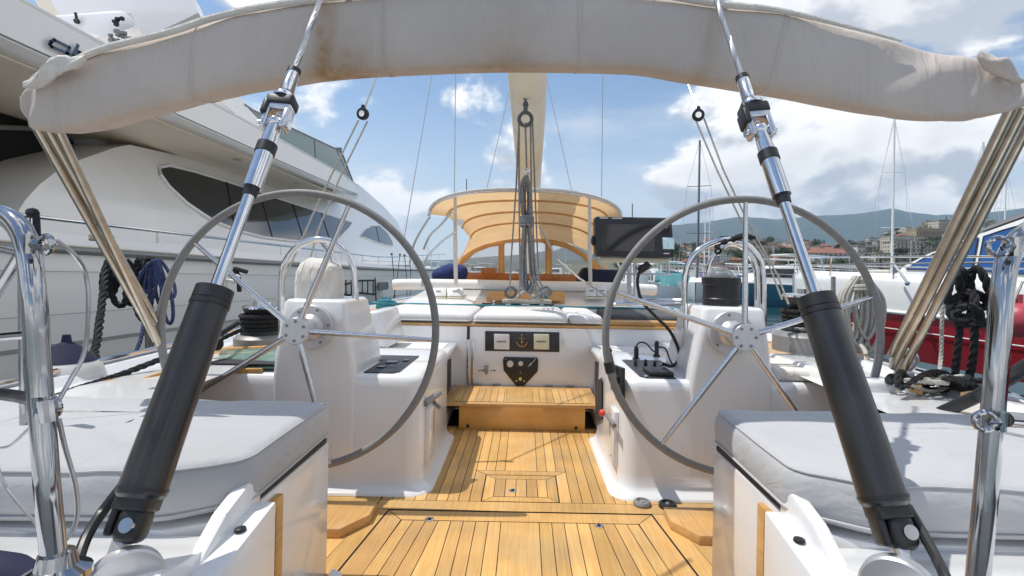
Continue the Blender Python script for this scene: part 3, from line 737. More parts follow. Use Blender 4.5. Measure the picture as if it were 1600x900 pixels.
# mainsheet tackle
ms=root('x',(0,0,0),None,None); bpy.data.objects.remove(ms)
ms=bpy.data.objects.new('mainsheet',None); COL.objects.link(ms); ms.parent=Y; ms.location=V((0,0,0))
def mline(P,r=.0065,m_=rope_g):
    b=MB(); b.tube([W(*p) for p in P],r,8); part('sheet_line',b,m_,ms)
T0=3.55; B0=4.85
mline([(813,135,T0),(821,160,T0+.05)],.006); mline([(829,135,T0),(821,160,T0+.05)],.006)
c=W(821,186,3.6); b=MB(); b.ring(c,(0,1,.1),.045,.014,24,10); b.tube([c+V((0,0,.045)),c+V((0,0,.12))],.016,8); b.sphere(c+V((0,0,.10)),.022,8); b.sphere(c+V((0,-.01,-.045)),.018,8); part('mainsheet_block',b,darkspar,ms)
mline([(811,192,3.6),(806,300,4.0),(799,400,4.4),(796,465,B0)]); mline([(811,192,3.6),(811,300,4.0),(812,400,4.4),(812,465,B0)])
mline([(832,192,3.6),(836,300,4.0),(840,400,4.4),(843,440,B0)]); mline([(829,195,3.6),(830,300,4.0),(835,400,4.4),(838,465,B0)])
mline([(821,198,3.6),(823,262,3.75)],.007)
c=W(823,268,3.75); b=MB(); b.ring(c,(0,1,0),.018,.007,16,8); part('snap_hook',b,chrome,ms)
mline([(842,352,4.2),(870,405,4.3),(905,435,4.2),(940,458,4.0),(960,470,3.6)],.009,rope_w)
# the sheet blocks at the traveller
for x in (798,852):
    c=W(x,457,4.85); b=MB(); b.ring(c,(0,1,0),.050,.013,20,8); part('mainsheet_block',b,darkspar,ms)
b=MB(); b.box((W(785,468,4.9).x,4.86,W(785,474,4.9).z),(W(862,468,4.9).x,4.93,W(785,467,4.9).z),.012); b.tube([W(800,470,4.88),W(818,456,4.88),W(824,456,4.88),W(845,470,4.88)],.014,8); part('traveller_bridle',b,rope_w,ms)
# teal control lines lying along the traveller
b=MB(); L=[W(560+i*12,480+1.1*math.sin(i*1.3)+ (i*.18),4.80-.02*math.sin(i)) for i in range(0,42)]
for p in L: p.z=max(p.z,.728)
b.rope(L,.010,strands=3,n=5); L2=[p+V((0,.05,0.002*math.sin(i))) for i,p in enumerate(L)]; b.rope(L2,.009,n=5)
tag(b.build('control_line',rope_t),'pale teal lines lying across the coachroof behind the flat cushions','rope')

# hanging grey rope hank
b=MB(); 
for k in range(11):
    ox=rnd.uniform(-9,9); oy=rnd.uniform(-4,4); dd=4.0+rnd.uniform(-.04,.04)
    P=[(823,272,3.78),(820+ox,290,dd-.15),(822+ox*1.0,330,dd-.05),(823+ox*.75,350,dd),(822+ox*1.25,400,dd+.2),(823+ox*1.5,440+oy,dd+.35),(826+ox*.4,456+oy,dd+.38),(828-ox*1.3,436+oy,dd+.35),(826-ox*1.2,395,dd+.2),(824-ox*.7,350,dd),(824-ox*.9,300,dd-.12),(823,274,3.78)]
    b.tube(spline([W(*p) for p in P],4),.0085,6)
for k in range(5): b.ring(W(823,340+k*3.2,3.97),(0,.15,1),.052,.008,18,6)
for k in range(3):
    b.tube(spline([W(828+k*5,430,4.2),W(845+k*6,470-k*3,4.6),W(852+k*3,452,4.65),W(838+k*2,462,4.6),W(826,468,4.62)],5),.008,6)
tag(b.build('rope_hank',rope_g),'long grey hank of coiled mainsheet hanging in the middle under the boom','rope')

# ---- hydraulic backstay legs (either side, in front)
def inv_d(pa,da,pb,db,y):
    f=(y-pa)/(pb-pa); return 1/((1/da)*(1-f)+(1/db)*f)
def strut(pts, top, s, lab):
    # pts: list of (x,y) measured along the axis from bottom to top
    ya=pts[0][1]; yb=top[1]
    def P(x,y): return W(x,y,inv_d(ya,.95,yb,1.58,y))
    (bx,by),(tx,ty)=pts[0],top
    def on(y):    # on the straight axis in 3D
        a=P(bx,by); c=P(tx,ty); # solve param so that projected y matches
        lo,hi=0,1
        for _ in range(40):
            m=(lo+hi)/2; q=a.lerp(c,m); rel=q-V((0,0,E)); u=rel.x/rel.y; v=rel.z/rel.y
            vv=-u*SN+v*CS; yy=425-vv*F
            if yy>y: lo=m
            else: hi=m
        return a.lerp(c,(lo+hi)/2)
    st=bpy.data.objects.new('backstay_adjuster',None); COL.objects.link(st); st.parent=Y; st.location=V((0,0,0)); st['label']=lab
    ax=(on(ty)-on(by)).normalized()
    k=[on(y) for y in (855,772,468,458,304,296,238,228,200)]
    off=0 if s<0 else 12
    def O(y): return on(y+off)
    b=MB(); b.tube([O(778),O(772),O(480),O(462),O(458)],[.038,.0430,.0395,.0385,.036],28); part('rubber_boot',b,boot,st)
    b=MB(); b.tube([O(470),O(452)],[.0405,.0400],28); part('boot_collar',b,blackp,st)
    for q_ in (476,764):
        b=MB(); b.tube([O(q_+3),O(q_-3)],[.0445 if q_>600 else .0412]*2,28); part('clamp_band',b,blackp,st)
    b=MB(); b.tube([O(470),O(300)],.0135,16); part('ram_rod',b,chrome,st)
    b=MB(); b.tube([O(306),O(290)],[.0165,.0195],16); part('rod_seal',b,blackp,st)
    b=MB(); b.tube([O(294),O(232)],[.0225,.0225],20); part('ram_cylinder',b,chrome,st)
    b=MB(); b.tube([O(240),O(226)],[.0250,.0250],20); part('cylinder_band',b,blackp,st)
    b=MB(); b.tube([O(228),O(206),O(196)],[.021,.019,.017],16); b.sphere(O(192),.022,14); part('ball_end',b,chrome,st)
    c=O(190); side=ax.cross(V((0,1,0))).normalized(); fr=side.cross(ax).normalized()
    M=Matrix((side,fr,ax)).transposed().to_4x4(); M.translation=c; M=M@Matrix.Scale(.87,4)
    b=MB()
    for q in (-1,1): b.box((q*.030-.009,-.022,-.030),(q*.030+.009,.022,.050),.005,3,M)
    b.box((-.039,-.023,.036),(.039,.023,.066),.006,3,M); part('fork',b,brushed,st)
    b=MB(); b.box((-.042,-.028,.052),(.042,.028,.092),.008,3,M); b.box((.026,-.030,.012),(.046,.030,.070),.007,3,M); part('locking_block',b,blackp,st)
    b=MB(); b.tube([M@V((-.046,0,-.012)),M@V((.048,0,-.012))],.011,14); part('clevis_pin',b,chrome,st)
    b=MB(); b.tube([M@V((0,0,.088)),M@V((0,0,.100)),M@V((0,0,.112)),M@V((0,0,.118)),M@V((0,0,.205)),M@V((0,0,.21))],[.030,.030,.024,.020,.017,.010],18); part('wire_terminal',b,chrome,st)
    b=MB(); b.tube([M@V((0,0,.200)),M@V((0,0,.216))],.0185,14); part('terminal_ring',b,blackp,st)
    e=on(0); b=MB(); b.rope([M@V((0,0,.20)),e,e+(e-O(190))*2.0],.0078,pitch=.16,strands=6,n=5); part('backstay_wire',b,wirem,st)
    # lower toggle
    c=O(812); M2=Matrix((side,fr,ax)).transposed().to_4x4(); M2.translation=c
    b=MB(); b.box((-.033,-.026,.015),(.033,.026,.062),.006,3,M2); b.box((-.032,-.026,-.040),(.018,.026,.025),.018,5,M2); part('toggle',b,blackp,st)
    b=MB(); b.box((.020,-.020,-.030),(.034,.020,.045),.006,3,M2); part('toggle_cheek',b,blackp,st)
    b=MB(); b.tube([M2@V((-.012,-.031,-.008)),M2@V((-.012,.026,-.008))],.013,20); part('toggle_pin',b,darkchrome,st)
    b=MB(); b.box((-.010,-.018,-.085),(.014,.014,-.030),.006,2,M2); b.box((-.022,-.016,-.13),(.026,.012,-.075),.014,3,M2); part('lug',b,hubm,st)
    pc=M2@V((-.02*s*-1,.012,-.105)); b=MB(); b.lathe([(.060,-.014),(.064,-.010),(.064,.010),(.060,.014)],pc,(.9,.9*s,0),40); part('chainplate',b,hubm,st)
    q_=M2@V((0,-.016,-.10)); b=MB(); b.lathe([(.012,0),(.012,.010),(.008,.013)],q_,(M2@V((0,-1,0))-M2@V((0,0,0))),6); b.lathe([(.018,-.001),(.018,.004)],q_,(M2@V((0,-1,0))-M2@V((0,0,0))),20); part('chainplate_bolt',b,chrome,st)
    return on
onL=strut([(188,862)],(500,0),-1,'port backstay ram leaning inwards in its black rubber boot')
onR=strut([(1412,874)],(1119,0),1,'starboard backstay ram leaning inwards in its black rubber boot')
# dark hydraulic hoses
b=MB(); b.tube(spline([W(192,758,1.0),W(160,800,.98),W(135,840,.92),W(120,885,.88),W(112,930,.86)],6),.0095,10); tag(b.build('hydraulic_hose',blackp),'black hose curving down from the left backstay ram','hose')
b=MB(); b.tube(spline([W(1418,792,1.0),W(1440,830,.96),W(1462,870,.92),W(1478,905,.88),W(1485,940,.86)],6),.0095,10); tag(b.build('hydraulic_hose',blackp),'black hose curving down from the right backstay ram','hose')

# ---- folded bimini roll
Tt=[(30,148),(34,132),(60,108),(105,92),(160,68),(260,43),(330,20),(400,4),(500,-10),(650,-24),(820,-28),(1000,-20),(1110,-4),(1220,8),(1330,34),(1450,66),(1530,82),(1575,94),(1608,118)]
Bt=[(30,172),(42,196),(66,200),(110,196),(170,182),(260,158),(320,143),(385,130),(500,113),(650,104),(820,100),(1000,104),(1080,117),(1190,134),(1290,152),(1400,173),(1490,182),(1560,175),(1608,164)]
def lin(P,n=9):
    return spline([V((x,y,0)) for x,y in P],n)
tp=lin(Tt); bp_=lin(Bt); b=MB(); rows=[]; stain_bounce_vals=[]
NS=30
PR=spline([V((y,z,0)) for y,z in ((.2,-.88),(-.45,-.99),(-.86,-.98),(-1,-.6),(-1,0),(-.99,.35),(-.86,.78),(-.55,.98),(.0,.98),(.7,.75),(1,0),(.75,-.6))],4,closed=True); NS=len(PR)
for i,(t,bt) in enumerate(zip(tp,bp_)):
    u=i/(len(tp)-1); x=(t.x+bt.x)/2; d=1.64-.06*((x-820)/790)**2
    a=W(t.x,t.y,d); c=W(bt.x,bt.y,d); mid=(a+c)/2; h=(a-c)/2
    endw=max(math.exp(-((u)/.10)**2),math.exp(-((1-u)/.16)**2)); R=[]
    for j in range(NS):
        yy,cz=PR[j].x,PR[j].y; th=math.atan2(-yy,cz)
        wob=.030*math.sin(th*2+u*34)*(.25+endw*2)+.022*math.sin(u*85+th*3.2)*(.35+endw*3.2)+.014*math.sin(u*23+th*5)+.010*math.sin(u*140+th*2)*endw
        dep=.095*(1-.25*endw)
        R.append(mid+h*cz*(1+(wob*.35 if abs(cz)>.85 else wob))+V((0,dep+yy*dep*(1+wob*1.4),0)))
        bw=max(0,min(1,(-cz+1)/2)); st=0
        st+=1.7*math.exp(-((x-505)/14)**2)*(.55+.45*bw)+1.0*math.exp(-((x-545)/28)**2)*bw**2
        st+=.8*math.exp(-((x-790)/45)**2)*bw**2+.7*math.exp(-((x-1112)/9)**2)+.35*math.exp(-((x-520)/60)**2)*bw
        st+=.38*bw**9  # warm bounce from the teak, painted along the roll's lower edge
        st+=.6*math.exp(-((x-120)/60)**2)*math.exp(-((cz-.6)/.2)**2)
        stain_bounce_vals.append(min(1.8,st))
    rows.append(R)
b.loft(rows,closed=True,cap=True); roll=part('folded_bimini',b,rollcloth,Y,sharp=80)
at=roll.data.attributes.new('stain','FLOAT','POINT'); at.data.foreach_set('value',stain_bounce_vals)
for px_ in (300,600,905,1215):
    i=min(range(len(tp)),key=lambda q:abs((tp[q].x+bp_[q].x)/2-px_)); cc=sum(rows[i],V((0,0,0)))/len(rows[i])
    b=MB(); b.tube([cc+(p-cc)*1.004 for p in rows[i]],.0022,5,closed=True); b.tube([cc+(p-cc)*1.004+V((.012,0,0)) for p in rows[i]],.0010,4,closed=True); part('canvas_seam',b,rollcloth,roll)
# welt along the top front, in whiter cloth to paint in a sunlit rim
b=MB(); b.tube([W(t.x*.95+bt.x*.05,t.y*.94+bt.y*.06,1.64-.06*((t.x-820)/790)**2)+V((0,.004,0)) for i,(t,bt) in enumerate(list(zip(tp,bp_))[14:-30])],[.004+.007*min(1,i/12,(len(tp)-45-i)/20 if i<len(tp)-45 else 0) for i in range(len(tp)-44)],8); part('sunlit_rim_welt',b,covercloth,roll)
# crumpled tie end on the left
b=MB(); rows=[]
for i in range(16):
    u=i/15; px=38+95*u; py=133-46*u+5*math.sin(u*9); R=[]
    for j in range(14):
        th=2*math.pi*j/14; q=W(px,py,1.56); r=(.008+.016*math.sin(math.pi*u))*(1+.35*math.sin(th*3+u*9)+.08*rnd.uniform(-1,1))
        R.append(q+V((0,-math.sin(th)*r*.8,math.cos(th)*r)))
    rows.append(R)
b.loft(rows,closed=True,cap=True); part('gathered_end',b,covercloth,roll,sharp=80)
b=MB(); rows=[]
for i in range(12):
    u=i/11; px=1530+66*u; py=86+40*u+3*math.sin(u*9); R=[]
    for j in range(14):
        th=2*math.pi*j/14; q=W(px,py,1.56); r=(.010+.016*math.sin(math.pi*u))*(1+.3*math.sin(th*3+u*9)+.08*rnd.uniform(-1,1))
        R.append(q+V((0,-math.sin(th)*r*.8,math.cos(th)*r)))
    rows.append(R)
b.loft(rows,closed=True,cap=True); part('gathered_end',b,rollcloth,roll,sharp=80)
# hoops below the roll
for (x0,y0,x1,y1) in ((52,190,244,532),(68,190,246,505),(84,188,250,540)):
    b=MB(); b.tube([W(x0,y0,1.66),W(x1,y1,2.25)],.0140,12); part('bimini_bow',b,oldsteel,roll)
b=MB(); b.box(tuple(W(152,372,2.0)-V((.02,.02,.012))),tuple(W(166,372,2.0)+V((.02,.02,.012))),.005); part('bow_clip',b,oldsteel,roll)
for (x0,y0,x1,y1) in ((1580,168,1392,555),(1600,168,1395,575),(1622,166,1400,600)):
    b=MB(); b.tube([W(x0,y0,1.66),W(x1,y1,2.25)],.0160,12); part('bimini_bow',b,oldsteel,roll)
b=MB(); b.box(tuple(W(1488,386,2.0)-V((.02,.02,.016))),tuple(W(1500,386,2.0)+V((.02,.02,.012))),.005); part('bow_clip',b,oldsteel,roll)

# ---- pushpit tubes
def tubeo(name,P,r,m_,parent=Y,n=14,k=8):
    b=MB(); b.tube(spline([W(*p) for p in P],k),r,n); return part(name,b,m_,parent)
tubeo('stern_rail',[(-60,338,.70),(-15,334,.69),(12,340,.68),(34,362,.67),(46,400,.66),(54,480,.65),(62,600,.65),(74,760,.64),(86,885,.64)],.0135,darkchrome)
tubeo('stern_rail',[(-40,392,.75),(0,389,.74),(32,396,.72)],.006,darkchrome); tubeo('stern_rail',[(-20,480,.76),(30,400,.72)],.007,darkchrome)
tubeo('stern_rail',[(-40,612,.80),(20,618,.78),(66,628,.70)],.009,blackp); tubeo('stern_rail',[(-40,530,.80),(55,522,.72)],.006,darkchrome)
tubeo('stern_rail',[(40,700,1.4),(38,560,1.4),(36,400,1.4)],.012,darkchrome)
b=MB(); c=W(88,888,.64); b.lathe([(.036,-.012),(.036,-.004),(.022,.004),(.0185,.02)],c,n=24); part('rail_base',b,darkchrome,Y)
tubeo('stern_rail',[(1680,352,.72),(1640,350,.70),(1605,362,.68),(1580,392,.67),(1568,440,.66),(1558,560,.65),(1545,720,.645),(1528,900,.64),(1520,990,.64)],.0128,darkchrome)
tubeo('stern_rail',[(1570,655,.66),(1600,657,.68),(1660,660,.72)],.010,darkchrome)
for (x,y,d,s) in ((72,382,.64,1),(84,636,.64,1),(1560,385,.645,-1),(1538,658,.63,-1)):
    c=W(x,y,d); b=MB(); b.ring(c,(.3,1,0),.011,.0035,16,8); b.sphere(c-V((s*.012,0,0)),.008,8); b.tube([c+V((-s*.02,0,-.012)),c+V((-s*.02,0,.012))],.006,8); part('rail_shackle',b,darkchrome,Y)
b=MB(); b.tube([W(84,622,.64)+V((0,-.01,0)),W(88,655,.64)+V((0,-.01,0))],.009,10); part('rail_shackle',b,darkchrome,Y)
# thin lifeline wires/cables
b=MB(); b.tube(spline([W(*p) for p in ((88,375,.66),(118,400,.68),(134,430,.70),(138,480,.70),(132,550,.70),(112,590,.68),(92,625,.65))],6),.0028,8); tag(b.build('cable_loop',wirem),'thin grey wire loop arching right of the left chrome post','cable')
b=MB(); b.tube(spline([W(*p) for p in ((92,655,.65),(102,700,.66),(118,760,.67),(120,810,.67),(104,842,.66),(94,828,.65))],6),.0028,8); tag(b.build('cable_loop',wirem),'thin grey wire hanging in a loop below the lower shackle of the left post','cable')
b=MB(); b.tube(spline([W(*p) for p in ((-10,700,.8),(15,697,.8),(45,670,.75),(78,640,.66))],6),.0022,8); b.tube(spline([W(*p) for p in ((-5,725,.9),(10,762,.9),(40,800,.85),(66,828,.8))],6),.0022,8)
tag(b.build('thin_lead',wirem),'thin dark leads trailing left of the left chrome post over the cushion','cable')
b=MB(); b.tube([W(1545,672,.68),W(1620,686,.74)],.0022,6); part('rail_wire',b,wirem,Y)
b=MB(); b.rope([W(64,400,.9),W(70,520,.95),W(78,545,1.0)],.0035,n=4); tag(b.build('thin_line',rope_k),'thin black line hanging behind the left chrome post down to a fender','rope')
# ---- aft seat bodies (inner side plane X=+-.66)
def seat_body(s):
    b=MB()
    zt=.455
    pl=[(.66,1.76),(.66,1.22),(.80,1.15),(1.9,1.15),(1.9,1.76)]
    b.prism([V((s*x,y,0)) for x,y in pl],(0,0,zt),.008,2)
    # sloping surface aft of the seat up to the stern deck
    b.hexa([V((s*.66,.35,.0)),V((s*1.9,.35,.0)),V((s*1.9,1.16,.0)),V((s*.66,1.16,.0)),V((s*.66,.35,.585)),V((s*1.9,.35,.585)),V((s*1.9,1.16,.44)),V((s*.66,1.16,.44))],.006)
    # upstand at the inner corner
    b.prism([V((s*.652,1.29,.30)),V((s*.652,1.29,.50)),V((s*.652,1.24,.530)),V((s*.652,1.14,.50)),V((s*.652,.95,.38)),V((s*.652,.85,.1)),V((s*.652,1.2,.1))],(s*.035,0,0),.008,2)
    b.hexa([V((s*.60,.78,0)),V((s*.655,.78,0)),V((s*.655,1.26,0)),V((s*.60,1.26,0)),V((s*.60,1.00,.43)),V((s*.655,1.00,.43)),V((s*.655,1.26,.475)),V((s*.60,1.26,.475))],.006)
    # foot flange
    b.prism([V((s*.645,1.77,.0)),V((s*.60,1.74,.0)),V((s*.60,.8,.0)),V((s*.645,.8,.0))],(0,0,.018),.006)
    part('aft_seat',b,gel,Y)
    # rebate under the cushion
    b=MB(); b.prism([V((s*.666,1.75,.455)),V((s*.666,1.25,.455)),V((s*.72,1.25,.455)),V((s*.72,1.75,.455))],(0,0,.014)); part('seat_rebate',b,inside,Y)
    # locker door with teak frame
    fr=MB(); fr.box((min(s*.640,s*.6595),1.345,.02),(max(s*.640,s*.6595),1.385,.44),.003); fr.box((min(s*.640,s*.6595),1.205,.40),(max(s*.640,s*.6595),1.345,.44),.003); d=part('locker_door',fr,teakd,Y)
    b=MB(); b.box((min(s*.650,s*.6598),1.205,.02),(max(s*.650,s*.6598),1.344,.399),.002); part('door_panel',b,varnish,d)
    c=V((s*.628,1.15,.458)); b=MB(); b.lathe([(.013,0),(.012,.005),(.005,.008)],c,n=14); part('seat_pin',b,blackp,Y)
for s in (-1,1): seat_body(s)
b=MB(); b.box((1.20,.98,.50),(1.36,1.10,.54),.006); part('teak_block',b,teakd,Y) if False else tag(b.build('teak_block',teakd),'small teak block at the right edge below the right aft cushion','block')
# bluish fold-down cover bottom left
b=MB(); b.tube([W(-60,898,.72),W(10,905,.72),W(66,925,.72)],[.035,.033,.025],14); tag(b.build('navy_bundle',navy),'rolled dark navy cloth in the bottom left corner by the rail base','cloth')

# ---- cushions on the aft seats
def cushion(s, lab):
    z0,z1=.47,.595
    out=[(.665,1.765),(.655,1.24),(.80,1.145),(2.0,1.12),(2.0,1.765)]
    P=[V((x,y)) for x,y in out]
    if s<0: P=[V((-p.x,p.y)) for p in P]
    # round corners by subdividing outline
    n=len(P); O=[]
    for i in range(n):
        p0,p1,p2=P[i-1],P[i],P[(i+1)%n]; r=.035
        a=p1+(p0-p1).normalized()*r; c=p1+(p2-p1).normalized()*r
        for t in (0,.25,.5,.75,1): O.append(a*(1-t)**2+p1*2*t*(1-t)+c*t*t)
    # subdivide long edges
    Q=[]
    for i in range(len(O)):
        a,c=O[i],O[(i+1)%len(O)]; L=(c-a).length; k=max(1,int(L/.035))
        for j in range(k): Q.append(a.lerp(c,j/k))
    cen=V((s*1.25,1.45)); rows=[]
    def lay(ins,z,wob):
        R=[]
        I=inset(Q,ins)
        for i,p in enumerate(I): R.append(V((p.x,p.y,z+wob*math.sin(p.x*17+p.y*9)+wob*.6*math.sin(p.x*41+2))))
        return R
    prof=[(.012,z0,0),(.003,z0+.004,0),(-.002,z0+.012,.001),(-.008,z0+.035,.001),(-.010,z0+.065,.002),(-.006,z1-.030,.002),(.002,z1-.014,.002),(.010,z1-.006,.002),(.022,z1-.001,.002),(.034,z1+.001,.002)]
    rows=[lay(*q) for q in prof]
    last=rows[-1]; c3=V((cen.x,cen.y,z1+.01))
    for t in (.15,.3,.5,.75): rows.append([p.lerp(V((c3.x+(p.x-c3.x)*.02,c3.y+(p.y-c3.y)*.02,c3.z)),t)+V((0,0,.006*math.sin(math.pi*t)+.003*math.sin(p.x*13+t*5)+.0025*math.sin(p.y*29+p.x*7))) for p in last])
    b=MB(); b.loft(rows,closed=True,cap=True); o=b.build('seat_cushion',fabric,sharp=60)
    tag(o,lab,'cushion','long grey cushions on the aft seats')
    # piping
    b=MB(); b.tube([p+V((0,0,.0)) for p in lay(-.006,z0+.016,.0)],.0038,6,closed=True); b.build('piping',fabric,o)
    b=MB(); b.tube([p for p in lay(.002,z1-.010,.002)],.0030,6,closed=True); b.build('piping',fabric,o)
cushion(-1,'thick grey cushion on the aft seat behind the left steering wheel')
cushion(1,'thick grey cushion on the aft seat behind the right steering wheel')
# ---- flat cushions on the coachroof
for (x0,x1,lab) in ((-1.17,-.405,'long flat grey cushion at the left end of the coachroof'),(-.385,.335,'widest flat pale cushion in the middle of the coachroof'),(.35,.60,'short flat cushion right of the middle one on the coachroof')):
    b=MB(); rows=[]
    for (e,z) in ((.012,.664),(.002,.670),(0,.690),(.004,.712),(.016,.722),(.05,.727)):
        sk=.10 if x0<-.4 or x0<-.3 else 0
        R=rrect(x0+e,3.89+e,x1-e,4.84-e,.03,z,4)
        for p in R: p.z+=.003*math.sin(p.x*14+p.y*6)
        rows.append(R)
    b.loft(rows,closed=True,cap=True); o=b.build('flat_cushion',pale_fabric,sharp=60); tag(o,lab,'cushion','flat cushions on the coachroof')
    b=MB(); b.tube([V((p.x,p.y,.671)) for p in rrect(x0-.001,3.888,x1+.001,4.84,.03,0,4)],.004,6,closed=True); b.build('piping',pale_fabric,o)
b=MB(); b.box((.68,4.1,.652),(1.30,4.85,.72),.03,3); tag(b.build('folded_cover',greyfab),'folded dark grey cover on the coachroof right of the short cushion','cover')
b=MB(); b.box((.62,3.93,.652),(1.3,4.08,.685),.006); part('grab_board',b,teakd,Y)
# seat backrest pad on port side seat + cushion by starboard
b=MB(); b.prism([W(566,488,3.3),W(592,486,3.3),W(606,545,3.3),W(560,545,3.3)],(0,.5,0),.02,3); part('backrest',b,gel,Y)
b=MB(); b.prism([W(1195,556,2.55),W(1290,560,2.55),W(1290,606,2.37),W(1222,600,2.37)],(.45,.0,-.0)) if False else b.box((1.215,2.46,.547),(1.62,2.87,.605),.022,3)
tag(b.build('beige_cushion',covercloth),'beige cushion lying on the coaming right of the right steering column','cushion')
# blue bags in the forward cockpit
b=MB(); b.tube(spline([W(676,434,6.4),W(690,430,6.4),W(712,427,6.45),(W(728,432,6.5))],5),[.03,.06,.08,.09,.10,.10,.11,.12,.13,.12,.11,.12,.12,.11,.09,.06],14); tag(b.build('canvas_bundle',bluefab),'bright blue canvas bundle on the left of the forward cockpit','canvas bundle')
b=MB(); b.prism([W(903,444,6.4),W(908,428,6.4),W(915,417,6.4),W(932,421,6.4),W(968,421,6.4),W(968,444,6.4)],(0,.4,0),.03,3); tag(b.build('canvas_bundle',navy),'dark navy canvas backrest on the right of the forward cockpit','canvas bundle')

# ---- winches
def winch(c, lab, big=1.0, wound=True):
    w=bpy.data.objects.new('winch',None); COL.objects.link(w); w.parent=Y; w.location=c-Y.location; w['label']=lab
    k=big
    b=MB(); b.lathe([(.150*k,0),(.150*k,.07*k),(.135*k,.085*k),(.10*k,.095*k)],c,n=40); part('winch_base',b,basegrey,w)
    b=MB(); b.lathe([(.115*k,.095*k),(.11*k,.11*k),(.085*k,.13*k),(.082*k,.20*k),(.10*k,.235*k),(.105*k,.245*k)],c,n=36); part('drum',b,blackp if wound else brushed,w)
    b=MB(); b.lathe([(.11*k,.247*k),(.112*k,.255*k),(.10*k,.262*k),(.05*k,.265*k),(.05*k,.285*k),(.03*k,.29*k)],c,n=36); part('winch_cap',b,chrome,w)
    if wound:
        b=MB(); 
        for i in range(4): 
            P=[c+V((math.cos(a*.3)*(.100*k+.004*i),math.sin(a*.3)*(.100*k+.004*i),.125*k+.024*i)) for a in range(22)]
            b.rope(P,.013,n=5)
        part('wound_rope',b,rope_k,w)
    return w
cL=W(408,545,2.95); winch(cL,'black winch left of the left steering wheel',.95)
cR=W(1262,548,2.95); winch(cR,'broad winch wound with thick black rope right of the right wheel',1.25)
b=MB(); b.box((-1.75,2.80,.55),(-1.22,3.6,.578),.006); part('winch_plinth',b,teakd,Y); b=MB(); b.box((1.22,2.88,.55),(1.8,3.6,.58),.006); part('winch_plinth',b,teakd,Y)
# green glass skylight near port winch
b=MB(); b.prism([W(335,578,2.47),W(440,576,2.47),W(442,546,2.72),W(345,549,2.72)],(0,0,.010),.002); sk=part('skylight',b,gglass,Y)
b=MB(); b.prism([W(362,584,2.44),W(408,584,2.44),W(408,576,2.44),W(362,576,2.44)],(0,.02,0),.003); part('skylight_frame',b,teakd,sk)
b=MB(); b.tube([W(340,547,2.78),W(442,542,2.78)],.012,8); part('skylight_frame',b,teakd,sk)
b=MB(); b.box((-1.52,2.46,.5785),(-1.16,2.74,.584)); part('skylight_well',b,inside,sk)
# rope from port winch to side
b=MB(); b.rope([W(372,505,2.8),W(345,522,2.6),W(300,545,2.4),W(255,560,2.35),(W(190,585,2.2)),W(120,608,2.0),W(40,640,1.7)],.014,n=5); tag(b.build('dock_line',rope_k),'thick black line running aft from the left winch along the side deck','rope')
b=MB(); b.rope(spline([W(380,515,2.8),W(350,528,2.7),W(325,545,2.65)],6),.012,n=5); b.sphere(W(338,538,2.66),.035,10); tag(b.build('sheet_tail',rope_k),'black sheet tail beside the left winch base','rope')
# teak pieces on port deck
b=MB(); b.prism([W(118,620,1.95),W(175,602,2.1),W(186,590,2.15),W(168,592,2.1)],(0,0,-.03),.004); b.tube([W(110,624,1.95),W(200,602,2.1),W(262,580,2.25)],.010,8); part('deck_step',b,teakd,Y)

# ================================================================ hanging rope coils and lines
def coil(name, cx, cy, d, w, h, n, r, m_, lab, seed, tie=True, tw=True):
    rr=random.Random(seed); b=MB(); top=[]
    for k in range(n):
        ox=rr.uniform(-.5,.5)*w*.8; L=h*rr.uniform(.75,1.0); wd=w*rr.uniform(.45,.85); dd=d+rr.uniform(-.03,.03)
        P=[(cx+ox*.5,cy,dd),(cx+ox-wd*.5,cy+L*.3,dd),(cx+ox-wd*.45,cy+L*.7,dd),(cx+ox,cy+L,dd),(cx+ox+wd*.45,cy+L*.7,dd+.02),(cx+ox+wd*.5,cy+L*.3,dd+.02),(cx+ox*.5+1,cy,dd+.02)]
        P=spline([W(*p) for p in P],4)
        b.rope(P,r,n=4) if tw else b.tube(P,r,6)
    if tie:
        for k in range(2): b.ring(W(cx,cy+h*.13+k*r*F/d*1.6,d),(0,.1,1),w*.32/F*d,r,16,6)
    return tag(b.build(name,m_),lab,'rope','coiled ropes hanging at the rails')
def loops(L,r,m_,lab,tie=None,tw=True):
    b=MB()
    for (cx,cy,hw,hh,rot,d) in L:
        P=[]
        for i in range(25):
            t=2*math.pi*i/24; x=hw*math.sin(t)*(1-.25*math.cos(t)); y=-hh*math.cos(t); c_,s_=math.cos(math.radians(rot)),math.sin(math.radians(rot))
            P.append(W(cx+x*c_-y*s_,cy+x*s_+y*c_,d+.03*math.sin(t+cx)))
        b.rope(P,r,n=5) if tw else b.tube(P,r,7)
    return tag(b.build('rope_coil',m_),lab,'rope','coiled ropes hanging at the rails')
loops([(172,432,11,30,6,3.2),(184,440,12,38,-8,3.15),(178,425,9,24,12,3.25)],.019,rope_k,'black rope coil hanging behind the left bimini tubes',(176,408,16,3.2))
loops([(212,440,12,36,14,3.2),(222,452,12,48,-4,3.15),(206,436,9,30,-16,3.2),(226,428,13,26,22,3.2)],.017,rope_k,'long black rope coil hanging beside the blue one at the left rail',(218,406,18,3.2))
loops([(236,440,8,34,8,3.1),(243,448,9,42,0,3.1),(250,444,8,38,-8,3.1),(258,436,10,32,-20,3.1),(232,432,12,26,24,3.1),(262,470,7,36,-6,3.1)],.010,rope_b,'dark blue rope coil hanging at the left rail by the wheel rim',(246,408,16,3.1),False)
b=MB(); b.rope(spline([W(*p) for p in ((167,412,3.2),(160,470,3.0),(152,530,2.8),(148,556,2.7),(160,580,2.5),(176,600,2.4))],6),.021,n=5); tag(b.build('mooring_line',rope_k),'thick black line hanging down left of the bimini tubes to the deck','rope')
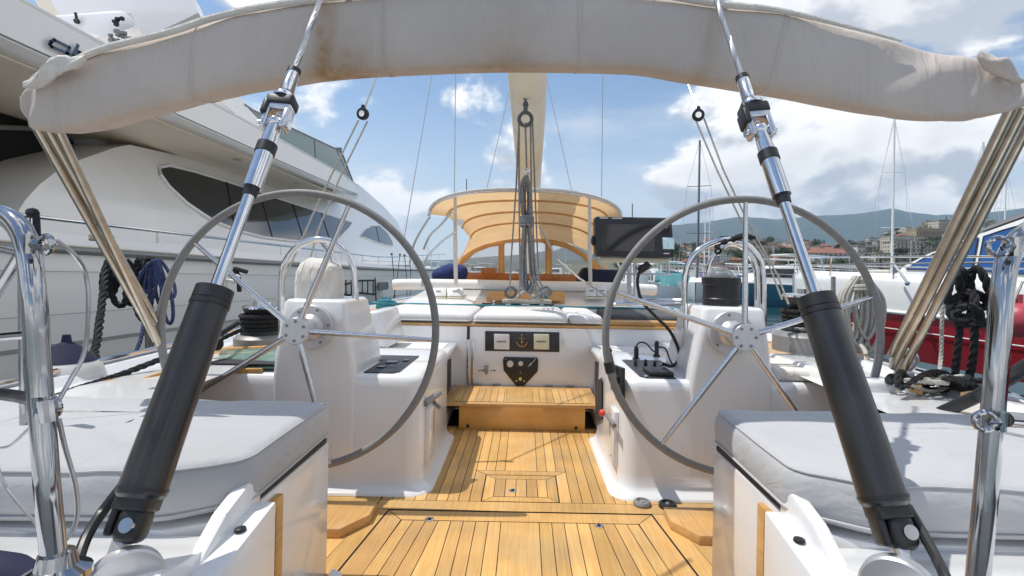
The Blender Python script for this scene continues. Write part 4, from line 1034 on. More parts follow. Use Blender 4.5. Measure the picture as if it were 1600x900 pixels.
b=MB(); b.rope(spline([W(*p) for p in ((226,495,3.0),(220,530,2.9),(208,560,2.8),(200,590,2.6))],6),.011,n=5)
rr=random.Random(4)
P=[W(195+rr.uniform(0,48),575+rr.uniform(-10,18),2.5+rr.uniform(-.1,.1)) for _ in range(16)]; b.tube(spline(P,6),.015,6); tag(b.build('mooring_line',rope_b),'blue line hanging from the left coil into a heap on the side deck','rope')
b=MB(); b.tube([W(250,470,3.0),W(235,560,2.6)],.008,6); b.tube([W(232,500,3),W(233,560,2.8),W(236,580,2.6)],.018,8); tag(b.build('fender_line',rope_k),'short dark line with a hook behind the left wheel rim','rope')
b=MB(); P=[W(372,430,4.2),W(366,440,4.2),W(352,436,4.2),W(345,500,4.2)]; b.tube(P,.02,7); tag(b.build('hung_cloth',covercloth),'pale strap hanging from the yacht rail above the left winch','strap')
b=MB(); b.tube(spline([W(386,425,4.25),W(366,420,4.25),W(372,430,4.25),W(374,455,4.2)],4),.018,7); tag(b.build('rail_tie',rope_k),'small black tie on the white yacht side above the left winch','rope')
b=MB(); b.tube(spline([W(*p) for p in ((44,332,1.0),(50,330,1.0),(56,338,1.0),(57,350,1.0),(58,370,1.0))],5),.006,7); b.sphere(W(51,333,1.0),.011,8); tag(b.build('rail_tie',rope_k),'black cord end knotted above the shackle of the left chrome post','rope')
# starboard
loops([(1495,452,13,28,10,2.3),(1530,450,14,32,-10,2.28),(1505,478,17,24,35,2.25),(1532,482,14,26,-25,2.3),(1512,492,20,14,0,2.24),(1508,446,8,26,-20,2.32)],.0185,rope_k,'big knotted black rope coil hanging before the red hull',(1510,424,22,2.3))
b=MB(); b.rope(spline([W(*p) for p in ((1502,490,2.3),(1497,540,2.3),(1490,600,2.35),(1486,614,2.3))],6),.016,n=5); b.rope(spline([W(*p) for p in ((1523,490,2.35),(1522,545,2.35),(1514,590,2.4),(1508,602,2.4))],6),.018,n=5)
tag(b.build('rope_tail',rope_k),'two thick black tails hanging under the black coil','rope')
coil('rope_coil',1345,432,3.0,52,125,10,.0105,rope_w,'white rope coil with many loops hanging behind the right wheel rim',13,tw=False)
b=MB(); b.tube(spline([W(*p) for p in ((1332,440,3),(1318,455,3),(1312,480,3),(1322,492,3),(1340,470,3))],5),.012,7); b.tube(spline([W(*p) for p in ((1340,535,3),(1352,550,2.9),(1350,572,2.8),(1340,580,2.7))],5),.012,7); tag(b.build('rope_loop',rope_w),'loose white loop of rope at the left of the white coil','rope')
b=MB(); b.rope(spline([W(*p) for p in ((1474,445,2.6),(1472,500,2.6),(1470,560,2.6),(1466,600,2.5))],6),.0095,n=5); tag(b.build('hanging_line',rope_w),'beige line hanging straight between the bimini tubes and black coil','rope')
b=MB(); b.rope(spline([W(*p) for p in ((1462,430,2.8),(1457,450,2.8),(1461,470,2.8),(1456,500,2.8))],6),.014,n=5); tag(b.build('hanging_line',rope_w),'short knotted beige rope end beside the bimini tubes','rope')
b=MB(); b.ring(W(1413,563,2.3),(.2,1,.2),.045,.014,24,8); b.box(tuple(W(1400,590,2.3)-V((0,.02,.01))),tuple(W(1425,583,2.3)+V((0,.02,.01))),.006); b.tube([W(1413,545,2.3),W(1410,530,2.35)],.012,8); part('fairlead_ring',b,hubm,Y)
# heap of rope on starboard side deck
rr=random.Random(8); b=MB()
for q in range(3):
    P=[W(1385+q*40+rr.uniform(0,95),588+q*6+rr.uniform(-8,20),2.15+rr.uniform(-.15,.15)) for _ in range(10)]
    b.rope(spline(P,6),.013,n=4)
tag(b.build('rope_heap',rope_k),'heap of black rope on the right side deck below the coils','rope')
rr=random.Random(9); b=MB()
P=[W(1395+rr.uniform(0,120),592+rr.uniform(-4,22),2.12+rr.uniform(-.1,.1)) for _ in range(12)]
b.rope(spline(P,6),.009,n=4); tag(b.build('rope_heap',rope_w),'white rope tangled among the black rope on the right side deck','rope')
b=MB(); b.prism([W(1418,592,2.2),W(1440,596,2.2),W(1442,608,2.1),W(1420,600,2.1)],(0,0,-.03),.004); b.prism([W(1500,612,2.0),W(1535,622,2.0),W(1560,618,2.05),W(1530,608,2.05)],(0,0,-.03),.004); part('deck_step',b,teakd,Y)
b=MB(); b.tube([W(1470,645,1.9),W(1530,618,1.8),W(1610,570,1.5),W(1660,540,1.4)],.022,10); tag(b.build('black_hose',blackp),'thick black hose rising to the right behind the right chrome post','hose')
b=MB(); b.box((1.38,2.15,.555),(1.60,2.9,.62),.02,3); part('coaming_cap',b,gel,Y)
# ================================================================ MOTOR YACHT ON THE LEFT
my=root('motor_yacht',(-7,12,WATER),'large white motor yacht moored along the left side with long dark windows','motor yacht')
def lerp_tab(T,x):
    if x<=T[0][0]: return T[0][1:]
    for a,c in zip(T,T[1:]):
        if x<=c[0]:
            t=(x-a[0])/(c[0]-a[0]); return tuple(p+(q-p)*t for p,q in zip(a[1:],c[1:]))
    return T[-1][1:]
ST=[(-3,-4.45,E+.15),(1,-4.36,E+.15),(4.2,-4.3,E+.15),(8.2,-4.3,E+.09),(12,-4.32,E+.05),(15.2,-4.34,E+.02),(19,-4.30,E+.01),(23,-4.18,E+.03),(26.5,-4.02,E+.10)]
cen=lambda d: -7.3+ (d-0)*(3.3/26.5)
dsY=[-3,-1,1,3,4.2,6,8.2,10,12,14,15.2,17,19,21,23,25,26.5]
b=MB(); rows=[]
for d in dsY:
    x,z=lerp_tab(ST,d); c=cen(d); hb=x-c; t=max(0,(d-14)/12.5)
    fl=.25+.9*t
    rows.append([V((x,d,z)),V((x+.0,d,z-.05)),V((x-.05*t-.02,d,z-.30)),V((c+hb*(1-.04-.25*t),d,z-.9)),V((c+hb*(1-.06-.35*t),d,z-.95)),V((c+hb*(.88-.5*t),d,WATER+.1)),V((c+hb*(.7-.5*t),d,WATER-.6)),V((c-hb*(.7-.5*t),d,WATER-.6)),V((c-hb*(.94-.35*t),d,z-.95)),V((c-hb,d,z))])
b.loft(rows); b.add(rows[0],[tuple(range(10))]); hullo=part('hull',b,gelY,my,sharp=30)
b=MB(); b.loft([[V((lerp_tab(ST,d)[0],d,lerp_tab(ST,d)[1]-.002)),V((2*cen(d)-lerp_tab(ST,d)[0],d,lerp_tab(ST,d)[1]-.002))] for d in dsY]); part('deck',b,gelY,my)
b=MB(); b.tube([V((lerp_tab(ST,d)[0]+.02,d,lerp_tab(ST,d)[1]-.02)) for d in dsY],.035,8); part('rub_rail',b,basegrey,my)
b=MB(); b.tube([V((lerp_tab(ST,d)[0]+.01,d,lerp_tab(ST,d)[1]+.02)) for d in dsY],.012,8); part('rub_rail_cap',b,oldsteel,my)
b=MB(); b.loft([[V((lerp_tab(ST,d)[0]-.05,d,lerp_tab(ST,d)[1])),V((lerp_tab(ST,d)[0]-.09,d,lerp_tab(ST,d)[1]+.14*(1-max(0,(d-14)/14)))),V((lerp_tab(ST,d)[0]-.14,d,lerp_tab(ST,d)[1]+.14*(1-max(0,(d-14)/14)))),V((lerp_tab(ST,d)[0]-.16,d,lerp_tab(ST,d)[1]))] for d in dsY]); part('bulwark',b,gelY,my)
for zo in (-.22,-.62):
    b=MB(); b.tube([V((lerp_tab(ST,d)[0]+.004-(.02 if zo<-.3 else 0)-(.03*max(0,(d-14)/12)),d,lerp_tab(ST,d)[1]+zo)) for d in dsY if d<20],.0025,5); part('hull_joint',b,basegrey,my)
# guard rails
def rz(d): return E+.43-.004*d
b=MB(); b.tube([V((lerp_tab(ST,d)[0]-.12,d,rz(d)+ (0 if d<16 else .05*(d-16)))) for d in dsY],.019,8); part('guard_rail',b,chrome,my)
b=MB(); b.tube([V((lerp_tab(ST,d)[0]-.12,d,rz(d)-.14+(0 if d<16 else .03*(d-16)))) for d in dsY if d>13],.010,6); part('guard_rail',b,chrome,my)
d=-1.7
while d<26:
    x,z=lerp_tab(ST,d); b=MB(); b.tube([V((x-.12,d,z)),V((x-.12,d,rz(d)+(0 if d<16 else .05*(d-16))))],.015,6); part('stanchion',b,chrome,my); d+=1.57
# superstructure (slanted near side)
n0=V((1.62,0,.60)).normalized(); p0=V((-4.95,5,E+.1))
def SY(px,py,off=0): return WP(px,py,p0,n0)+n0*off
out=[(-40,352),(28,331),(40,312),(62,288),(88,268),(118,252),(150,241),(178,231),(203,226),(300,248),(383,268),(450,285),(520,302),(566,318),(590,335),(612,355),(630,376),(641,395),(646,414),(560,414),(400,410),(200,400),(-40,385)]
b=MB(); b.prism([SY(x,y) for x,y in out],(-4.6,0,0),.0); part('superstructure',b,gelY,my,sharp=25)
w1=[(247,262),(262,259),(300,268),(350,283),(400,299),(450,316),(500,332),(546,347),(549,350),(545,356),(525,376),(500,379),(460,377),(410,371),(370,361),(330,345),(290,318),(262,292),(249,274)]
b=MB(); b.prism([SY(x,y,.005) for x,y in w1],n0*.02); wi=part('side_window',b,glassd,my)
b=MB(); b.tube([SY(x,y,.02) for x,y in w1],.028,8,closed=True); part('window_frame',b,gelY,wi)
for (x0,y0,x1,y1) in ((352,284,365,358),(403,300,424,372),(455,318,473,376),(500,332,514,376)):
    b=MB(); b.tube([SY(x0,y0,.026),SY(x1,y1,.026)],.014,6); part('mullion',b,blackp,wi)
w2=[(563,366),(570,358),(580,353),(592,353),(604,364),(612,378),(613,385),(600,383),(564,370)]
b=MB(); b.prism([SY(x,y,.005) for x,y in w2],n0*.02); wi=part('side_window',b,glassd,my)
b=MB(); b.tube([SY(x,y,.02) for x,y in w2],.022,6,closed=True); part('window_frame',b,gelY,wi)
b=MB(); b.tube([SY(586,353,.026),SY(592,380,.026)],.012,6); part('mullion',b,blackp,wi)
# aft saloon: dark glass wall + pillar
b=MB(); b.box((-9.5,2,E+.1),(-6.2,6.6,E+1.76)); part('saloon_glass',b,dark_in,my)
b=MB(); b.prism([WX(135,185,-6.1),WX(150,185,-6.1),WX(205,222,-6.1),WX(190,262,-6.1),WX(148,262,-6.1),WX(148,210,-6.1)],(-.3,0,0)); part('saloon_pillar',b,gelY,my)
b=MB(); b.tube([WX(-20,198,-6.12),WX(147,205,-6.12)],.03,8); part('door_head',b,basegrey,my)
# flybridge band
zb0,zb1=E+1.78,E+2.23
b=MB(); rows=[]
FB=[(-3,-4.32),(1,-4.3),(5,-4.3),(9,-4.3),(12,-4.33),(13.5,-4.45),(14.6,-4.8),(15.3,-5.3),(15.6,-5.9)]
for d,x in FB:
    t=max(0,(d-11.5)/4.1); xi=-9.6
    rows.append([V((x-.14,d,zb0+.25*t)),V((x-.06,d,zb0+.01+.26*t)),V((x,d,zb0+.05+.24*t)),V((x,d,zb1-.03-.05*t)),V((x-.05,d,zb1-.05*t)),V((xi,d,zb1-.05*t)),V((xi,d,zb0+.25*t))])
b.loft(rows,closed=True,cap=True); fl=part('flybridge',b,gelY,my,sharp=30)
b=MB(); b.prism([V((-4.5,-2,zb0-.006)),V((-4.5,12.2,zb0-.006)),V((-5.6,14,zb0-.006)),V((-9,14,zb0-.006)),V((-9,-2,zb0-.006))],(0,0,-.02)); part('overhang_lining',b,beige,my)
for (px,py) in ((218,186),(371,249),(465,286)):
    p=WZ(px,py,zb0-.03); b=MB(); b.lathe([(.07,0),(.06,-.012)],p,n=20); part('downlight',b,hubm,my)
b=MB(); b.tube([V((x+.004,d,zb0+.07+.24*max(0,(d-11.5)/4.1))) for d,x in FB[:6]],.008,6); part('band_moulding',b,basegrey,fl)
b=MB(); b.tube([V((x-.04,d,zb1-.05*max(0,(d-11.5)/4.1))) for d,x in FB],.03,8); part('band_cap',b,white,fl)
# front sloping screen fairing
b=MB(); q=[(566,318),(575,300),(560,285),(590,312),(615,338),(632,368),(641,395)]
b.prism([SY(x,y,-.02) for x,y in ((520,300),(560,287),(575,300),(600,322),(620,345),(634,370),(641,395),(600,345))],(-4.2,0,0)); part('front_screen',b,gelY,my,sharp=25)
# teal windscreen on the flybridge
def FX(px,py): return WX(px,py,-4.75)
b=MB(); b.prism([FX(382,163),FX(395,172),FX(455,200),FX(530,235),FX(536,243),FX(553,288),FX(500,262),FX(440,225)],(-.04,0,0)); tw_=part('flybridge_screen',b,glasst,my)
b=MB(); b.tube([FX(382,163),FX(395,172),FX(455,200),FX(530,235),FX(536,243),FX(553,288)],.02,6); b.tube([FX(491,217),FX(493,250)],.014,6); b.tube([FX(525,233),FX(545,275)],.012,6); part('screen_frame',b,basegrey,tw_)
b=MB(); b.prism([V((-4.8,13.2,zb1)),V((-4.8,13.25,zb1+.9)),V((-9,13.25,zb1+.9)),V((-9,13.2,zb1))],(0,.03,0)); part('flybridge_screen',b,glasst,my)
b=MB(); b.prism([FX(340,150),FX(372,150),FX(420,205),FX(380,190)],(-1.2,0,0)); part('flybridge_fairing',b,gelY,my)
# arch and hardtop above (top left corner)
b=MB(); b.prism([W(60,-30,5.6),W(290,-30,5.9),W(300,-4,5.9),W(310,20,5.9),W(225,60,5.7),W(205,20,5.6),W(135,22,5.5),W(100,35,5.5)],(-.2,.6,-.02)); part('radar_arch',b,gelY,my)
b=MB(); b.prism([W(72,25,6.6),W(35,-30,6.6),W(125,-30,6.6),W(140,18,6.6)],(-.5,.8,0)); part('hardtop_lining',b,beige,my)
b=MB(); b.prism([W(238,-30,6.9),W(290,-30,6.9),W(312,22,6.9),W(262,60,6.9)],(-.3,.8,0)); part('hardtop_lining',b,beige,my)
b=MB(); b.prism([W(82,24,5.4),W(195,15,5.5),W(218,40,5.5),W(160,60,5.4),W(110,45,5.4)],(-.4,.1,.0),.03); part('arch_shelf',b,gelY,my)
b=MB(); b.tube([W(118,20,5.38),W(120,30,5.38)],.014,6); b.sphere(W(120,33,5.38),.03,8); part('deck_lamp',b,blackp,my)
rr=random.Random(2); b=MB()
for i in range(14):
    p=W(172+rr.uniform(0,32),52+rr.uniform(-6,14),5.35); b.sphere(p,rr.uniform(.02,.05),7,(1,.8,.8))
part('deck_gear',b,basegrey,my)
b=MB()
for i in range(8):
    p=W(176+rr.uniform(0,16),26+rr.uniform(-6,12),5.38); b.sphere(p,rr.uniform(.012,.03),7)
part('deck_gear',b,blackp,my)
# lettering on the band (real raised strokes lying on the band side)
def LB(px,py): return WX(px,py,-4.270)
b=MB()
def stroke(P,w=.014):
    for a,c in zip(P,P[1:]):
        a=LB(*a); c=LB(*c); t=(c-a).normalized(); nn=V((1,0,0)).cross(t)*w
        e=t*w*.9
        b.prism([a-nn-e,c-nn+e,c+nn+e,a+nn-e],(.008,0,0))
stroke([(106,73.5),(84,62.5),(79,65.5),(77,69.5),(80,73),(103,83)]); stroke([(108,74),(104,84)]); stroke([(121,71),(114,87)]); stroke([(103,83),(115,88)]); stroke([(120,89),(123,81.5),(133,86),(131,92)])
part('name_lettering',b,lettering,my)
# hull details: porthole, net, lines, knuckle
def HX(px,py): return WX(px,py,-4.26)
b=MB(); c=HX(598,447); b.prism([c+V((0,-.45,-.12)),c+V((0,.45,-.12)),c+V((0,.55,0)),c+V((0,.45,.12)),c+V((0,-.45,.12)),c+V((0,-.55,0))],(.03,0,0)); part('porthole',b,glassd,my)
b=MB()
for i in range(7):
    x=532+i*8.5; b.tube([HX(x,437+i*.2),HX(x,459+i*.1)],.016,5)
b.tube(spline([HX(528,441),HX(540,444),HX(560,439),HX(586,438)],5),.022,6); b.tube(spline([HX(528,457),HX(545,461),HX(560,458),HX(586,460)],5),.026,6); b.tube([HX(586,434),HX(588,480)],.018,6)
tag(b.build('rope_net',rope_k),'dark rope fender net hung along the white yacht side near the porthole','net')
for (x,l) in ((567,),(0,)) if False else ():
    pass
labs=iter(('thin fender line on the yacht bow nearest the porthole','thin fender line third from the yacht bow','slack fender line on the yacht bow, second from the right','thin fender line closest to the yacht bow tip'))
for (x,y0,y1,x1) in ((612,395,470,617),(625,396,472,614),(632,397,468,636),(641,399,474,640)):
    b=MB(); b.tube(spline([WX(x,y0,-4.2),WX((x+x1)/2+1,(y0+y1)/2,-4.15),WX(x1,y1,-4.1)],5),.011,5); b.sphere(WX(x,y0+2,-4.2),.04,7); tag(b.build('fender_line',rope_k),next(labs),'rope')
for (x,y,l) in ((576,486,'dark topped fender at the yacht side left of the teal rope'),(619,480,'dark conical fender hanging under the yacht bow'),(640,474,'small dark fender closest to the yacht bow')):
    c=WX(x,y,-3.95); b=MB(); k=c.y/800; b.lathe([(1*k,9*k),(3*k,6*k),(8*k,-2*k),(9*k,-6*k),(9*k,-30*k),(6*k,-38*k)],c,n=18); tag(b.build('fender',greyfab),l,'fender')
# big white fender with a navy top, close by
c=W(103,575,2.15); b=MB(); b.lathe([(.13,-.30),(.135,-.05),(.125,.0),(.10,.03)],c,n=28); f=root('fender',tuple(c+V((0,0,-.3))),'white fender with navy blue top between the two hulls at left','fender')
part('fender_body',b,fenderm,f)
b=MB(); b.lathe([(.103,.028),(.055,.085),(.018,.11),(.014,.14)],c,n=28); part('fender_top',b,navy,f)
# teal rope pile on own side deck
rr=random.Random(21); b=MB(); 
for k in range(3):
    P=[W(594+rr.uniform(0,22),470+rr.uniform(-3,16),5.1+rr.uniform(-.12,.12)) for _ in range(9)]; b.tube(spline(P,5),.02,6)
b.ring(W(604,474,5.0),(0,.2,1),.07,.03,20,6); b.ring(W(604,480,5.0),(0,.2,1),.075,.03,20,6); tag(b.build('rope_pile',rope_t),'teal rope heaped on the left side deck beside the coachroof','rope')

# ================================================================ RED HULLED BOAT ON THE RIGHT
rb=root('red_motor_boat',(6,5,WATER),'white motor boat with a dark red hull and blue windows moored at right','motor boat')
SR=[(-2,5.3),(1,5.05),(3,4.86),(5,4.6),(6,4.46),(7,4.33),(7.8,4.33),(8.5,4.45),(9.0,4.75)]
dr=[-2,1,3,4,5,5.5,6,6.5,7,7.4,7.8,8.15,8.5,8.75,9.0]
cr=lambda d: 7.4+(d+2)*(4.75-7.4)/11
def prof(d):
    x=lerp_tab(SR,d)[0]; c=cr(d); hb=c-x; t=max(0,(d-5)/4); s=.10*t
    def q(f,z): return V((c-hb*f,d,z))
    return x,c,hb,t,s,q
b=MB(); rows=[]
for d in dr:
    x,c,hb,t,s,q=prof(d); rows.append([q(.55,E+.03+s),q(.93,E+.00+s),q(1,E-.05+s),q(1.02,E-.12+s),q(1-.02*t,E-.40+s*.3)])
b.loft(rows); part('topside',b,white,rb)
b=MB(); rows=[]
for d in dr:
    x,c,hb,t,s,q=prof(d); rows.append([q(1-.02*t,E-.40+s*.3),q(1.0-.02*t,E-.43+s*.3),q(.97-.10*t,E-.72),q(.93-.2*t,E-.95)])
b.loft(rows); ro=part('hull',b,redm,rb)
b=MB(); rows=[]
for d in dr:
    x,c,hb,t,s,q=prof(d); rows.append([q(.932-.2*t,E-.95),q(.90-.3*t,E-1.3),q(.8-.4*t,WATER-.3)])
b.loft(rows); part('boot_stripe',b,bootstripe,rb)
b=MB(); 
b.tube([prof(d)[5](1.01-.02*prof(d)[3],E-.405+prof(d)[4]*.3) for d in dr],.022,8); part('rubbing_strake',b,white,rb)
b=MB(); b.tube([prof(d)[5](1.0-.06*prof(d)[3],E-.60) for d in dr],.006,5); part('pin_stripe',b,white,rb)
nr=V((-1,-.14,.28)).normalized(); pr=V((5.05,5,E))
def RB(px,py,off=0): return WP(px,py,pr,nr)+nr*off
b=MB(); b.prism([RB(x,y) for x,y in ((1330,446),(1395,432),(1412,416),(1452,396),(1530,366),(1600,341),(1720,312),(1720,462),(1330,456))],(2.3,.3,0)); part('cabin',b,white,rb,sharp=25)
b=MB(); b.prism([RB(x,y,.012) for x,y in ((1530,364),(1600,339),(1720,310),(1720,303),(1600,333),(1530,360))],(2.2,.3,0)); part('roof',b,basegrey,rb)
for w in (((1417,421),(1440,407),(1470,393),(1500,381),(1530,372),(1521,424),(1470,423)),((1539,370),(1570,360),(1610,349),(1680,333),(1680,434),(1600,429),(1528,424))):
    b=MB(); b.prism([RB(x,y,.004) for x,y in w],nr*.012); wi=part('side_window',b,glassb,rb)
    b=MB(); b.tube([RB(x,y,.016) for x,y in w],.008,6,closed=True); part('window_frame',b,blackp,wi)
b=MB(); b.tube([prof(d)[5](.96,E+.24+prof(d)[4]) for d in dr],.012,6); part('bow_rail',b,chrome,rb)
b=MB(); b.tube([prof(d)[5](.96,E+.12+prof(d)[4]) for d in dr],.008,6); part('bow_rail',b,chrome,rb)
for d in (3.5,4.9,6.2,7.3,8.3,8.9):
    b=MB(); b.tube([prof(d)[5](.97,E-.05+prof(d)[4]),prof(d)[5](.96,E+.24+prof(d)[4])],.012,6); part('rail_post',b,chrome,rb)
b=MB(); b.tube([W(1395,410,6.0),W(1418,442,5.7)],.014,6); b.sphere(W(1418,443,5.7),.03,8); part('boat_hook',b,chrome,rb)
c=W(1592,500,3.2); b=MB(); b.sphere(c,.11,18,(1,1,1)); b.tube([c+V((0,0,.09)),c+V((0,0,.16))],.02,8); tag(b.build('round_fender',pinkf),'round red fender at the right edge behind the chrome post','fender')
b=MB(); b.tube([W(1598,440,3.2),W(1580,480,3.2)],.008,6); tag(b.build('fender_line',rope_w),'thin pale line above the red fender at the right edge','rope')
# own starboard stanchion between
b=MB(); b.tube([W(1302,475,3.8),W(1302,432,3.8)],.016,8); part('stanchion',b,basegrey,Y)
b=MB(); b.tube([W(1180,470,3.9),W(1190,590,2.9)],.001,4)
# starboard lifelines
b=MB(); b.tube([V((1.95,1.0,1.12)),V((1.98,4.0,1.14)),V((1.9,7.5,1.16))],.004,6); part('lifeline',b,wirem,Y)

# ================================================================ SMALL BOATS
def hull_rows(L,B,H,pts=9,fl=.25):
    rows=[]
    for i in range(pts):
        t=i/(pts-1); y=-L/2+L*t; w=B/2*(1 if t<.45 else math.sqrt(max(.0004,1-((t-.45)/.55)**2.2))); sh=H*(1+.28*max(0,t-.4)**1.3)
        rows.append([V((-w,y,sh)),V((-w*(1-.25*t),y,H*.35)),V((-w*(.75-.4*t),y,-.25)),V((w*(.75-.4*t),y,-.25)),V((w*(1-.25*t),y,H*.35)),V((w,y,sh))])
    return rows
def motor_boat(L=9,B=3.2,H=1.1,hm=None,cover=None,label='',name='motor_boat'):
    o=root(name,(0,0,0),label,'boat'); hm=hm or white
    b=MB(); r=hull_rows(L,B,H); b.loft(r); b.add(r[0],[tuple(range(6))]); part('hull',b,hm,o)
    b=MB(); b.loft([[x[0]+V((.03,0,-.04)),x[5]+V((-.03,0,-.04))] for x in r]); part('deck',b,white,o)
    b=MB(); b.tube([x[0]+V((0,0,.01)) for x in r]+[x[5]+V((0,0,.01)) for x in r[::-1]],.05,6); part('gunwale',b,white,o)
    b=MB(); w=B*.36
    b.hexa([V((-w,-L*.12,H*.9)),V((w,-L*.12,H*.9)),V((w*.7,L*.30,H*1.05)),V((-w*.7,L*.30,H*1.05)),V((-w*.9,-L*.10,H+1.25)),V((w*.9,-L*.10,H+1.25)),V((w*.6,L*.10,H+1.15)),V((-w*.6,L*.10,H+1.15))],.08); cb=part('cabin',b,white,o)
    b=MB(); b.hexa([V((-w*.965,-L*.06,H+.45)),V((w*.965,-L*.06,H+.45)),V((w*.74,L*.215,H+.45)),V((-w*.74,L*.215,H+.45)),V((-w*.925,-L*.06,H+1.0)),V((w*.925,-L*.06,H+1.0)),V((w*.66,L*.145,H+1.0)),V((-w*.66,L*.145,H+1.0))]); part('window',b,glassd,cb)
    b=MB(); b.hexa([V((-w*.8,-L*.30,H+1.75)),V((w*.8,-L*.30,H+1.75)),V((w*.7,L*.02,H+1.85)),V((-w*.7,L*.02,H+1.85)),V((-w*.8,-L*.30,H+1.83)),V((w*.8,-L*.30,H+1.83)),V((w*.7,L*.02,H+1.93)),V((-w*.7,L*.02,H+1.93))],.03); part('hardtop',b,cover or white,o)
    for s in (-1,1):
        b=MB(); b.tube([V((s*w*.75,-L*.26,H*.9)),V((s*w*.7,-L*.20,H+1.78))],.05,6); part('arch',b,white,o)
    b=MB(); P=[V((x[0].x*.93,x[0].y,x[0].z+.6)) for x in r[4:]]+[V((x[5].x*.93,x[5].y,x[5].z+.6)) for x in r[:3:-1]]; b.tube(P,.025,5)
    for x in r[4:-1]: b.tube([x[0],V((x[0].x*.93,x[0].y,x[0].z+.6))],.02,4); b.tube([x[5],V((x[5].x*.93,x[5].y,x[5].z+.6))],.02,4)
    part('bow_rail',b,brushed,o)
    if cover:
        b=MB(); b.hexa([V((-B*.44,-L*.49,H*.95)),V((B*.44,-L*.49,H*.95)),V((w,-L*.12,H*.95)),V((-w,-L*.12,H*.95)),V((-B*.36,-L*.40,H+.95)),V((B*.36,-L*.40,H+.95)),V((w*.9,-L*.13,H+1.2)),V((-w*.9,-L*.13,H+1.2))],.05); part('cockpit_cover',b,cover,o)
    return o
def sail_boat(L=11,B=3.4,H=1.15,M=15,mm=None,hm=None,label='',lean=0,spr=(.35,.68)):
    o=root('sail_boat',(0,0,0),label,'sailing boat'); mm=mm or spar
    b=MB(); r=hull_rows(L,B,H); b.loft(r); b.add(r[0],[tuple(range(6))]); part('hull',b,hm or white,o)
    b=MB(); b.loft([[x[0]+V((.03,0,-.03)),x[5]+V((-.03,0,-.03))] for x in r]); part('deck',b,white,o)
    b=MB(); w=B*.27; b.hexa([V((-w,-L*.10,H*.9)),V((w,-L*.10,H*.9)),V((w*.6,L*.25,H*1.05)),V((-w*.6,L*.25,H*1.05)),V((-w*.9,-L*.10,H+.5)),V((w*.9,-L*.10,H+.5)),V((w*.5,L*.2,H+.4)),V((-w*.5,L*.2,H+.4))],.06); part('coachroof',b,white,o)
    b=MB(); b.tube([V((0,L*.08,H)),V((lean,L*.08,H+M))],[.11,.075],8); ma=part('mast',b,mm,o)
    for f in spr:
        b=MB(); b.tube([V((-.9,L*.08,H+M*f)),V((.9,L*.08,H+M*f))],.03,5); part('spreader',b,mm,ma)
    b=MB(); b.tube([V((0,L*.06,H+1.3)),V((0,-L*.30,H+1.35))],[.16,.12],8); part('furled_sail',b,bluefab if L>11.5 else sailcover,o)
    for P in ([V((0,L*.49,H+.3)),V((0,L*.09,H+M*.97))],[V((0,-L*.49,H)),V((0,L*.07,H+M))],[V((-B*.48,L*.05,H)),V((-.9,L*.08,H+M*.68)),V((0,L*.08,H+M))],[V((B*.48,L*.05,H)),V((.9,L*.08,H+M*.68)),V((0,L*.08,H+M))]):
        b=MB(); b.tube(P,.013,4); part('stay',b,wirem,o)
    return o
def place(o,px,d,rz,label=None,sc=1):
    p=ray(px,425); o.location=(p.x*d,d,WATER); o.rotation_euler=(0,0,math.radians(rz)); o.scale=(sc,)*3
    if label: o['label']=label
    return o
tealcov=mat('teal_boat_cover',(.10,.30,.32),.7,noise=.25,nscale=1)
lilac=mat('lilac_boat_cover',(.20,.18,.32),.7,noise=.25,nscale=1)
mb0=place(motor_boat(label='x'),1032,46,5,'white motor boat with high flybridge behind the teal covered one')
mb1=place(motor_boat(L=7.5,B=2.9,H=.9,cover=tealcov,label='x'),1034,44,8,'small motor boat with teal cockpit cover under the chart plotter')
mb2=place(motor_boat(L=10,B=3.2,H=1.3,hm=bluehull,label='x'),1222,32,100,'blue hulled motor boat moored right of the starboard compass')
mb3=place(motor_boat(L=8,B=2.9,H=1.0,cover=lilac,label='x'),1080,60,20,'motor boat with lilac cover beside the right guard rail')
G='white motor boats in the marina'
